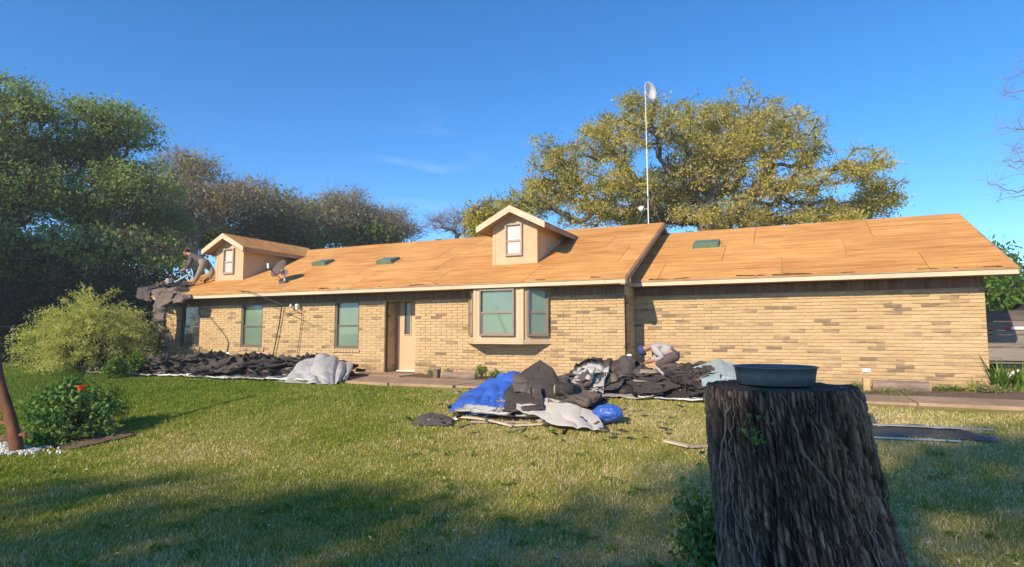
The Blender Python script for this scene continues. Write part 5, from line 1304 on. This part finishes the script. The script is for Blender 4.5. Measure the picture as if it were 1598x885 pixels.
# trees on the left
def ltree(label, F, blobs, ntips, leaf, barkm, seed, tx, r0=.3, **kw):
    bl = [pb_(a, b, c, d, F, random.Random(seed * 9 + i).uniform(-1.5, 1.5)) for i, (a, b, c, d) in enumerate(blobs)]
    rt = onF(tx, 520, F); rt[2] = -.1; fz = min(b[0][2] - b[1][2] for b in bl); fk = rt.copy(); fk[2] = max(1.8, min(fz + .6, 4.5)); fk[0] += .3
    return tree(kw.pop('name', 'oak_tree'), label, rt, fk, bl, ntips, leaf, barkm, r0, seed, **kw)
ltree('tallest dark green tree at the far left edge', 25, [(45, 175, 62, 48), (-40, 215, 75, 70), (20, 250, 90, 50), (70, 300, 80, 40), (-30, 320, 80, 50), (100, 235, 50, 35)], 820, M['leaf_dark'], M['bark'], 21, 20, .42, nleaf=64, size=.065, spread=(.58, .58, .28), tip=.015, twigs=2, leafdrop=.06, shell=1.7)
ltree('dark green tree with a rounded top beside the tallest one on the left', 28, [(180, 195, 52, 38), (165, 250, 70, 45), (215, 290, 60, 45), (140, 330, 70, 40), (235, 345, 50, 35)], 640, M['leaf_dark'], M['bark'], 22, 140, .38, nleaf=64, size=.068, spread=(.60, .60, .30), tip=.015, twigs=2, leafdrop=.08, shell=1.7)
ltree('dark leaning tree with low branches behind the big shrub', 23, [(60, 380, 70, 30), (170, 385, 70, 30), (0, 400, 60, 40), (230, 395, 40, 25)], 260, M['leaf_dark'], M['bark'], 23, 75, .19, nleaf=30, size=.09, spread=(.7, .7, .35), tip=.018, twigs=5, leafdrop=.35)
ltree('grey brown tree just coming into bud behind the left dormer', 33, [(300, 270, 55, 36), (330, 315, 70, 40), (270, 330, 50, 40), (385, 310, 40, 34)], 460, M['leaf_grey'], M['bark_grey'], 24, 300, .3, nleaf=20, size=.09, spread=(.9, .9, .5), tip=.013, twigs=6, twiglen=1.0, shell=1.6)
ltree('olive budding tree in the middle of the left tree line', 37, [(430, 325, 50, 30), (470, 345, 50, 32), (400, 350, 50, 30)], 360, M['leaf_olive'], M['bark_grey'], 25, 430, .3, nleaf=24, size=.10, spread=(.9, .9, .5), tip=.013, twigs=5, twiglen=1.0, shell=1.6)
ltree('brown budding tree with a rounded crown at the middle of the left tree line', 41, [(540, 325, 45, 28), (520, 350, 50, 25), (580, 345, 40, 24)], 360, M['leaf_grey'], M['bark_grey'], 26, 540, .3, nleaf=18, size=.10, spread=(.9, .9, .5), tip=.013, twigs=6, twiglen=1.1, shell=1.6)
ltree('sparse brown twiggy tree ending the left tree line', 43, [(610, 348, 34, 22), (635, 362, 26, 14), (600, 365, 40, 16)], 240, M['leaf_grey'], M['bark_grey'], 27, 610, .24, nleaf=9, size=.10, spread=(.9, .9, .5), tip=.013, twigs=6, twiglen=1.1, shell=1.6)
for k, (F, bl, tx, nm) in enumerate([(34, [(215, 380, 60, 30), (260, 400, 40, 25)], 235, 'fresh green understory tree just left of the roofer'), (39, [(330, 365, 45, 16), (300, 372, 30, 14)], 330, 'fresh green low tree peeping over the left dormer'),
                                     (40, [(430, 375, 60, 16), (490, 378, 50, 14)], 450, 'fresh green low tree behind the ridge between dormer and middle'), (42, [(570, 368, 55, 12)], 560, 'green low tree at the foot of the brown budding trees')]):
    ltree(nm, F, bl, 130, M['leaf_fresh'], M['bark'], 40 + k, tx, .14, nleaf=46, size=.11, spread=(.8, .8, .5), tip=.016, twigs=2, name='young_tree')
# the dark wood and its undergrowth behind them: one mass
g = np.random.RandomState(3)
def mass(name, label, cat, pts, n, spread, size, mat, seed, twig=True):
    V, F, t = leaf_arrays(pts, n, spread, size, seed); return tag(npmesh(name, V, F, mat, tint=t), label, cat, kind='stuff')
pts = []
for k in range(1500):
    px_ = g.uniform(-160, 640); F = g.uniform(34, 48) if px_ > 200 else g.uniform(29, 40); top = 2.2 + 3.2 * fbm(np.array([px_ * .02]), np.array([F * .2]), seed=4)[0] + (1.2 if px_ < 250 else 0)
    p = onF(px_, 520, F); p[2] = g.uniform(0, top); pts.append(p)
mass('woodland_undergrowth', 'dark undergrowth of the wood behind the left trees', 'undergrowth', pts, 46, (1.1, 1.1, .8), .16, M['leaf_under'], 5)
trunks = [(14, 24), (52, 27), (92, 29), (112, 24.5), (150, 31), (200, 30), (250, 33)]
for k, (px_, F) in enumerate(trunks):
    p = onF(px_, 520, F); p[2] = -.1; r = random.Random(k + 70); hgt = r.uniform(5, 7); lean = r.uniform(-.9, .9)
    T = thing('thin_tree', ['leftmost', 'second from left', 'third from left', 'fourth from left', 'fifth from left', 'sixth from left', 'rightmost'][k] + ' of the slender dark trunks in the shaded left wood', 'tree', p, 'thin trunks in the left wood'); m = MB()
    m.tube([p + [lean * t + .12 * math.sin(3 * t + k), 0, hgt * t] for t in np.linspace(0, 1, 7)], [.11 * (1 - .55 * t) for t in np.linspace(0, 1, 7)], 7); m.build('trunk', M['bark'], T, True)
    cc = np.array([p + [lean * t + r.uniform(-1.2, 1.2), r.uniform(-1, 1), hgt * t] for t in [r.uniform(.5, 1.05) for _ in range(22)]]); sg = [[*(p + [lean * .6, 0, hgt * .6]), .03, *c, .01] for c in cc]
    V, F_ = frusta(sg, 4); npmesh('branches', V, F_, M['bark'], T); V, F_, t = leaf_arrays(cc, 22, (.7, .7, .4), .09, k + 100); npmesh('crown', V, F_, M['leaf_dark'], T, tint=t)
pts = []
for k in range(300):
    a = g.uniform(-1.75, 1.0); d = g.uniform(75, 110); pts.append((math.sin(a) * d, math.cos(a) * d, g.uniform(0, 3.8)))
mass('far_woodland', 'low distant tree line beyond the yard', 'woodland', pts, 60, (6, 6, 1.6), .42, M['leaf_olive'], 15)
# right edge: bright bush bank behind the trailer and the leafless tree
bb = []
for k in range(420):
    px_ = g.uniform(1500, 1760); F = g.uniform(20, 26); p = onF(px_, 520, F); p[2] = g.uniform(0, 3.7 + .5 * math.sin(px_ * .05)); bb.append(p)
V, F_, t = leaf_arrays(bb, 80, (.7, .7, .5), .09, 33); T = thing('bush', 'tall bright green vine covered bush bank behind the trailer', 'bush', onF(1600, 520, 23) * [1, 1, 0]); npmesh('foliage', V, F_, M['leaf_fresh'], T, tint=t)
sg = [[*(bb[i] * np.array([1, 1, 0])), .03, *bb[i], .008] for i in range(0, 420, 6)]; V, F_ = frusta(sg, 4); npmesh('stems', V, F_, M['bark'], T)['kind'] = 'stuff'
Fb = 17.0; rt = onF(1760, 520, Fb); rt[2] = 0
tree('bare_tree', 'leafless tree with fine brown twigs reaching in at the right edge of the sky', rt, onF(1745, 400, Fb), [pb_(1625, 130, 62, 60, Fb, rd=1.2), pb_(1640, 215, 80, 50, Fb, rd=1.4), pb_(1610, 270, 60, 35, Fb, rd=1.2), pb_(1720, 180, 90, 110, Fb, rd=1.6), pb_(1590, 300, 36, 22, Fb, rd=.8)],
     330, None, M['bark_grey'], .20, 51, tip=.0055, twigs=3, twiglen=.45, pw=.25)
pts = []
for k in range(620):
    px_ = g.uniform(-200, 262); F = g.uniform(21.5, 27); p = onF(px_, 520, F); p[2] = g.uniform(0, 2.0 + 2.2 * fbm(np.array([px_ * .025]), np.array([F * .3]), seed=14)[0]); pts.append(p)
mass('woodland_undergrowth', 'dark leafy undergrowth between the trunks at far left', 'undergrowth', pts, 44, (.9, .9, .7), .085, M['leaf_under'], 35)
tree('shade_tree', 'dense tree out of frame to the left that shades the wood edge', (-30, 1.5, 0), (-30, 1.5, 4.5), [(np.array((-30, 1.5, 9.0)), (7.5, 3.6, 3.2)), (np.array((-37, 3, 8.0)), (5, 3.6, 3.2))], 420, M['leaf_olive'], M['bark'], .4, 88, nleaf=60, size=.16, spread=(.9, .9, .5), tip=.02, twigs=0)
# trees behind the camera that shade the foreground lawn
def shade_tree(label, c, rad, root, n, seed, nleaf=34):
    T = tree('shade_tree', label, root, (root[0], root[1], 7.5), [(np.array(c), rad)], n, M['leaf_olive'], M['bark'], .26, seed, nleaf=nleaf, size=.12, spread=(.6, .6, .35), tip=.014, twigs=2, leafdrop=.35)
SHADE = [((-8.3, -19.6, 12.0), (4.0, 1.0, .95), (-8.1, -19.6, -.3), 150, 81, 30), ((-4.5, -17.0, 12.0), (2.6, 1.5, .95), (-4.5, -17.0, -.3), 84, 82, 28), ((-1.7, -15.0, 12.0), (2.6, 1.5, .9), (-1.5, -15.0, -.3), 110, 84, 40), ((-4.9, -19.8, 12.0), (2.6, 1.0, .9), (-5.2, -21, -.3), 70, 83, 34)]
for k, (c, rd, rt, n, sdv, nl) in enumerate(SHADE):
    shade_tree(['broad leafy tree behind the viewer shading the middle of the lawn', 'leafy tree behind the viewer shading the stump', 'leafy tree behind the viewer at far left', 'leafy tree behind the viewer shading the right lawn'][k], c, rd, rt, n, sdv, nl)
# ------------------------------------------------------------------ shrubs and garden plants
def bush(name, label, cat, c, rad, n, nleaf, size, spread, leaf, seed, hang=0, fan=False, elong=.5, group=None, stemr=.012):
    g = np.random.RandomState(seed); c = np.array(c, float); T = thing(name, label, cat, c, group); tips = []
    while len(tips) < n:
        d = g.normal(0, 1, 3); d[2] = abs(d[2]) * 1.0; d /= np.linalg.norm(d); t = g.uniform(.35, 1) ** .5; lump = 1 + .22 * math.sin(5 * math.atan2(d[1], d[0]) + seed) * (1 - d[2]); tips.append(c + d * t * np.array(rad) * lump + [0, 0, .12 * rad[2]])
    tips = np.array(tips); sg = []
    for t in tips:
        mid = c + (t - c) * [.35, .35, .6] + g.normal(0, .05, 3) * rad; b = c + g.normal(0, .08, 3) * [rad[0], rad[1], 0]; sg += [[*b, stemr, *mid, stemr * .7], [*mid, stemr * .7, *t, stemr * .3]]
    V, F = frusta(sg, 4); npmesh('stems', V, F, M['bark'], T)['kind'] = 'stuff'
    if fan:      # arching feathery sprays
        Vs = []; Fs = []; ts = []; o = 0
        for t in tips:
            d = (t - c) * [1, 1, .25]; d /= np.linalg.norm(d) + 1e-6; L = g.uniform(.35, 1.0); k = nleaf; s = g.uniform(0, 1, k); q = t + d * (s * L)[:, None] + np.array([0, 0, -1.]) * (s ** 2 * L * .38)[:, None] + g.normal(0, .05, (k, 3)); V, F, tt = leaf_arrays(q, 1, (.03, .03, .02), size, g.randint(1e6), elong=elong, tb=np.full(k, g.uniform(0, 1)))
            Vs.append(V); Fs.append(F + o); ts.append(tt); o += len(V)
        V, F, tt = np.concatenate(Vs), np.concatenate(Fs), np.concatenate(ts)
    else: V, F, tt = leaf_arrays(tips, nleaf, spread, size, seed + 2, hang, elong=elong)
    V[:, 2] = np.maximum(V[:, 2], float(gz(c[0], c[1])) + .01)
    npmesh('foliage', V, F, leaf, T, tint=tt); return T
p = onF(140, 578, 16.6); p[2] = -.03
bush('shrub', 'large spreading yellow green shrub at the left end of the house', 'shrub', p, (1.12, 1.2, 1.74), 560, 56, .040, None, M['leaf_shrub'], 6, fan=True, elong=.26)
for (a, b, F, rr, sd_) in ((210, 560, 15.2, .24, 4), (182, 574, 14.4, .2, 5)):
    q = onF(a, b, F); q[2] = 0; bush('young_shrub', ['small bright green sapling between the big shrub and the felt heap', 'small leafy plant low in front of the big shrub'][sd_ - 4], 'shrub', q, (rr, rr, rr * 1.9), 40, 26, .045, (.12, .12, .1), M['leaf_fresh'], sd_ + 20)
# rose bed at the left with its leaning post
rbc = G(105, 686)
xs = np.linspace(-1.35, .75, 46); ys = np.linspace(-.40, .75, 26); XX, YY = np.meshgrid(xs, ys); rr2 = (XX / 1.25) ** 2 + (YY / .62) ** 2 + .25 * (fbm(XX * 3, YY * 3, seed=4) - .5)
ZZ = gz(XX + rbc[0], YY + rbc[1]) + np.where(rr2 < 1, .008 + .03 * fbm(XX * 8, YY * 8, seed=6), -.06); nx = len(xs); i = np.arange(len(ys) - 1)[:, None] * nx + np.arange(nx - 1)[None]
tag(npmesh('rose_bed', np.stack([(XX + rbc[0]).ravel(), (YY + rbc[1]).ravel(), ZZ.ravel()], 1), np.stack([i, i + 1, i + nx + 1, i + nx], -1).reshape(-1, 4), M['soil'], smooth=True), kind='structure')
rc = G(105, 682); T = bush('rose_bush', 'leafy rose bush with one orange bloom in the bed at the left', 'rose bush', rc, (.66, .45, .70), 190, 26, .030, (.13, .13, .11), M['leaf_rose'], 12, elong=.62, stemr=.006)
fl_ = onF(126, 605, 7.25); V, F_, t = leaf_arrays([fl_] * 1, 34, (.035, .035, .022), .022, 77, elong=.8); npmesh('bloom', V, F_, M['petal'], T, tint=t)
m = MB(); m.tube([(fl_[0], fl_[1], fl_[2] - .02), (fl_[0] + .01, fl_[1], fl_[2] - .25)], .005, 5); m.build('flower_stem', M['leaf_rose'], T)
q = G(160, 668); bush('rose_bush', 'lighter thin stemmed plant at the right end of the rose bed', 'plant', q, (.34, .3, .62), 60, 22, .026, (.11, .11, .12), M['leaf_fresh'], 13, elong=.4, stemr=.004)
q = G(70, 694); bush('ground_plant', 'low bright green leafy plant at the foot of the rose bush', 'plant', q, (.42, .22, .13), 70, 20, .026, (.08, .08, .03), M['leaf_fresh'], 14, stemr=.003)
P0 = G(27, 706); ap = thing('wood_post', 'leaning red brown wooden trunk post with side limbs at the left edge', 'post', P0)
d1 = onY(0, 590, P0[1] - .05) - P0; m = MB(); pts = [P0 + [0, 0, -.1]] + [P0 + d1 * t + np.array([.03 * math.sin(5 * t), 0, 0]) for t in (.1, .35, .6, .8, 1.0, 1.5, 2.1, 2.8)]; m.tube(pts, [.09, .074, .066, .064, .06, .058, .055, .05, .045], 12); m.build('trunk', M['arbor'], ap, True)
for k, (t, dx, dz) in enumerate([(.28, -.5, .10), (.62, -.55, .03), (.12, -.45, .0), (.2, .25, .02)]):
    a = P0 + d1 * t; m = MB(); m.tube([a, a + [dx * .5, .05, dz * .4 + .03], a + [dx, .0, dz]], [.03, .025, .02], 8); m.build('limb', M['arbor'], ap, True)
gp = []; g = np.random.RandomState(8); c0 = G(10, 702)
m = MB()
for k in range(520):
    a = c0 + np.append(g.normal(0, 1, 2) * [.30, .12], 0); a[2] = float(gz(a[0], a[1])) + .02; s = g.uniform(.006, .020); vv = g.normal(0, 1, (8, 3)) * .12 + np.array([[x, y, z] for z in (-1, 1) for x, y in ((-1, -1), (1, -1), (1, 1), (-1, 1))]) * .8
    m.hexa([a + v * s for v in vv])
o = m.build('white_gravel', M['lime']); tag(o, 'patch of white gravel at the foot of the leaning post', 'gravel', kind='stuff')
# sucker shoots left of the stump and the sprig on its bark
q = onF(1098, 790, 3.5); q[2] = float(gz(q[0], q[1])); bush('sapling', 'leafy green shoots growing at the left side of the stump', 'plant', q, (.16, .14, .62), 60, 16, .022, (.07, .07, .10), M['leaf_rose'], 16, elong=.6, stemr=.005)
q = np.array(stump_surface(np.array([tf - .30]), np.array([.56]))[:2])[:, 0]; cc = np.array([q[0], q[1], .56]) + np.array([math.cos(tf - .3), math.sin(tf - .3), 0]) * .03
gg = np.random.RandomState(4); V, F_, t = leaf_arrays(cc + gg.normal(0, 1, (9, 3)) * [.03, .03, .03], 7, (.035, .03, .035), .014, 9, elong=.6); npmesh('sprig', V, F_, M['leaf_rose'], stump, tint=t)
# strap leaved clumps at the right corner, leafy plants in the bed
def strap(label, c, n, h, mat, seed, w=.018, group=None):
    g = random.Random(seed); T = thing('strap_leaf_plant', label, 'plant', c, group)
    for k in range(n):
        a = g.uniform(0, 6.28); L = h * g.uniform(.6, 1.1); out_ = g.uniform(.15, .75) * L; b = np.array(c) + [g.uniform(-.08, .08), g.uniform(-.06, .06), 0]; V = []; droop = g.uniform(.0, .5) * L
        for s in np.linspace(0, 1, 6):
            p = b + [math.cos(a) * out_ * s, math.sin(a) * out_ * s, L * s - droop * s ** 3]; ww = w * (1 - s) ** .6 + .001; V += [p + [-math.sin(a) * ww, math.cos(a) * ww, 0], p + [math.sin(a) * ww, -math.cos(a) * ww, 0]]
        npmesh('leaf', np.array(V), np.array([[2 * i, 2 * i + 1, 2 * i + 3, 2 * i + 2] for i in range(5)]), mat, T, True, tint=np.full(12, g.uniform(0, 1)))
strap('small half dry strap leaved clump against the right wall corner', onY(1518, 611, 12.7) * [1, 1, 0], 22, .34, M['leaf_shrub'], 3)
strap('big green strap leaved clump just beyond the right wall corner', onY(1562, 612, 13.0) * [1, 1, 0], 34, .62, M['leaf_fresh'], 4, .022)
strap('green strap leaved clump at the right edge in front of the trailer', onY(1592, 612, 13.2) * [1, 1, 0], 30, .55, M['leaf_fresh'], 5, .02)
for k, (a, b, Y_, rr, hh, lf, lab) in enumerate([(752, 590, 11.9, .17, .26, 'leaf_fresh', 'upright green leafy plant in the bed left of the bay window'), (772, 592, 11.8, .14, .2, 'leaf_rose', 'darker green leafy plant beside the blue tarp in the bed'), (676, 586, 11.9, .16, .16, 'leaf_olive', 'small dry leafy plant in the bed right of the door'), (700, 584, 12.1, .1, .16, 'leaf_grey', 'brownish dry tuft behind the short log'),
                                              (1545, 608, 12.6, .3, .14, 'leaf_olive', 'low mixed weeds in the bed near the right wall corner'), (1480, 608, 12.7, .3, .08, 'leaf_fresh', 'low green weeds in the bed right of the long log'), (1400, 614, 11.75, .5, .06, 'leaf_olive', 'thin weeds along the walk in front of the long log'), (1340, 608, 12.3, .2, .1, 'leaf_olive', 'small weeds left of the yellow stone block')]):
    c = onY(a, b, Y_) * [1, 1, 0]; bush('bed_plant', lab, 'plant', c, (rr, rr * .7, hh), 36, 14, .020, (.06, .06, .05), M[lf], 60 + k, stemr=.003)
# wire fence at the far left
fn = thing('wire_fence', 'faint thin wire fence with slim posts in the shade at far left', 'fence', onZ(30, 575, 0)); a = onZ(-60, 574, 0); b = onZ(140, 572, 0)
for k in range(9):
    p = a + (b - a) * k / 8; m = MB(); m.tube([p, p + [0, 0, 1.25]], .022, 6); m.build('post', M['galv'], fn)
for z in (.35, .7, 1.2): m = MB(); m.tube([a + [0, 0, z], b + [0, 0, z]], .006, 4); m.build('wire', M['galv'], fn)
# ------------------------------------------------------------------ grass blades over the lawn, denser near the viewer
def grass():
    g = np.random.RandomState(12); N = 520000
    # scatter in a wedge round the viewing direction, wider than the picture, thinning with distance
    d = 1.9 * (20 / 1.9) ** (g.uniform(0, 1, N) ** .78); a = g.uniform(-.98, .98, N) - 0
    x = d * np.sin(a - YAW); y = d * np.cos(a - YAW)
    ok = (y < 9.9) & (y > -1) | ((x < -10.6) & (y < 9.7)) | (x < -18.5)
    ok &= ~((x > XLW) & (y > 9.8)); ok &= ((x - STX) ** 2 + (y - STY) ** 2 > .30)
    x, y, d = x[ok], y[ok], d[ok]; n = len(x)
    tuft = fbm(x * 3.3, y * 3.3, seed=30, o=3); h = (.016 + .034 * tuft ** 1.4) * g.uniform(.55, 1.45, n) * (1 + .02 * d); w = (.0022 + .00055 * d) * g.uniform(.7, 1.3, n)
    z = gz(x, y) - .004; az = g.uniform(0, 6.283, n); le = g.uniform(.1, .9, n) * h; ta = g.uniform(0, 6.283, n)
    base = np.stack([x, y, z], 1); wv = np.stack([np.cos(az) * w, np.sin(az) * w, 0 * w], 1); tip = base + np.stack([np.cos(ta) * le, np.sin(ta) * le, h], 1)
    V = np.stack([base - wv, base + wv, tip], 1).reshape(-1, 3); F = np.arange(3 * n).reshape(n, 3)
    t = np.repeat(g.uniform(0, 1, n), 3); tag(npmesh('grass', V, F, M['blade'], tint=t), 'short mown grass blades of the lawn, green with straw coloured patches', 'grass', kind='stuff')
grass()
g = np.random.RandomState(25); n = 420; d = 2.3 * (12 / 2.3) ** g.uniform(0, 1, n); a = g.uniform(-.9, .9, n); x = d * np.sin(a - YAW); y = d * np.cos(a - YAW); ok = (y < 9.6) & (y > 0) & (fbm(x * .8, y * .8, seed=91) > .45); x, y = x[ok], y[ok]
V, F_, t = leaf_arrays(np.stack([x, y, gz(x, y) + .022], 1), 26, (.07, .07, .018), .014, 3, elong=.6); tag(npmesh('weeds', V, F_, M['leaf_fresh'], tint=t), 'low broad leaved weeds scattered through the lawn', 'weeds', kind='stuff')
# fallen leaves and straw bits on the lawn
g = np.random.RandomState(5); n = 2600; d = 2.2 * (12 / 2.2) ** g.uniform(0, 1, n); a = g.uniform(-.9, .9, n); x = d * np.sin(a - YAW); y = d * np.cos(a - YAW); ok = (y < 9.7) & (y > 0); x, y = x[ok], y[ok]
V, F_, t = leaf_arrays(np.stack([x, y, gz(x, y) + .022], 1), 1, (.01, .01, .008), .016, 3, elong=.35); tag(npmesh('fallen_leaves', V, F_, M['board_pale'], tint=t), 'scattered dry leaf bits on the lawn', 'leaf litter', kind='stuff')

# ------------------------------------------------------------------ added thin volume, lightens the left trees in place of lens glare
m = MB(); m.box(-220, 140, -30, 160, -2.5, 24)
hz = m.build('glare_haze', M['lawn']); hz['kind'] = 'stuff'
hm_ = bpy.data.materials.new('glare_haze'); hm_.use_nodes = True; t_ = hm_.node_tree; t_.nodes.clear(); o_ = t_.nodes.new('ShaderNodeOutputMaterial'); v_ = t_.nodes.new('ShaderNodeVolumePrincipled')
v_.inputs['Color'].default_value = (.92, .95, 1, 1); v_.inputs['Density'].default_value = .0015; v_.inputs['Anisotropy'].default_value = 0.0; t_.links.new(v_.outputs[0], o_.inputs['Volume'])
hz.data.materials.clear(); hz.data.materials.append(hm_)
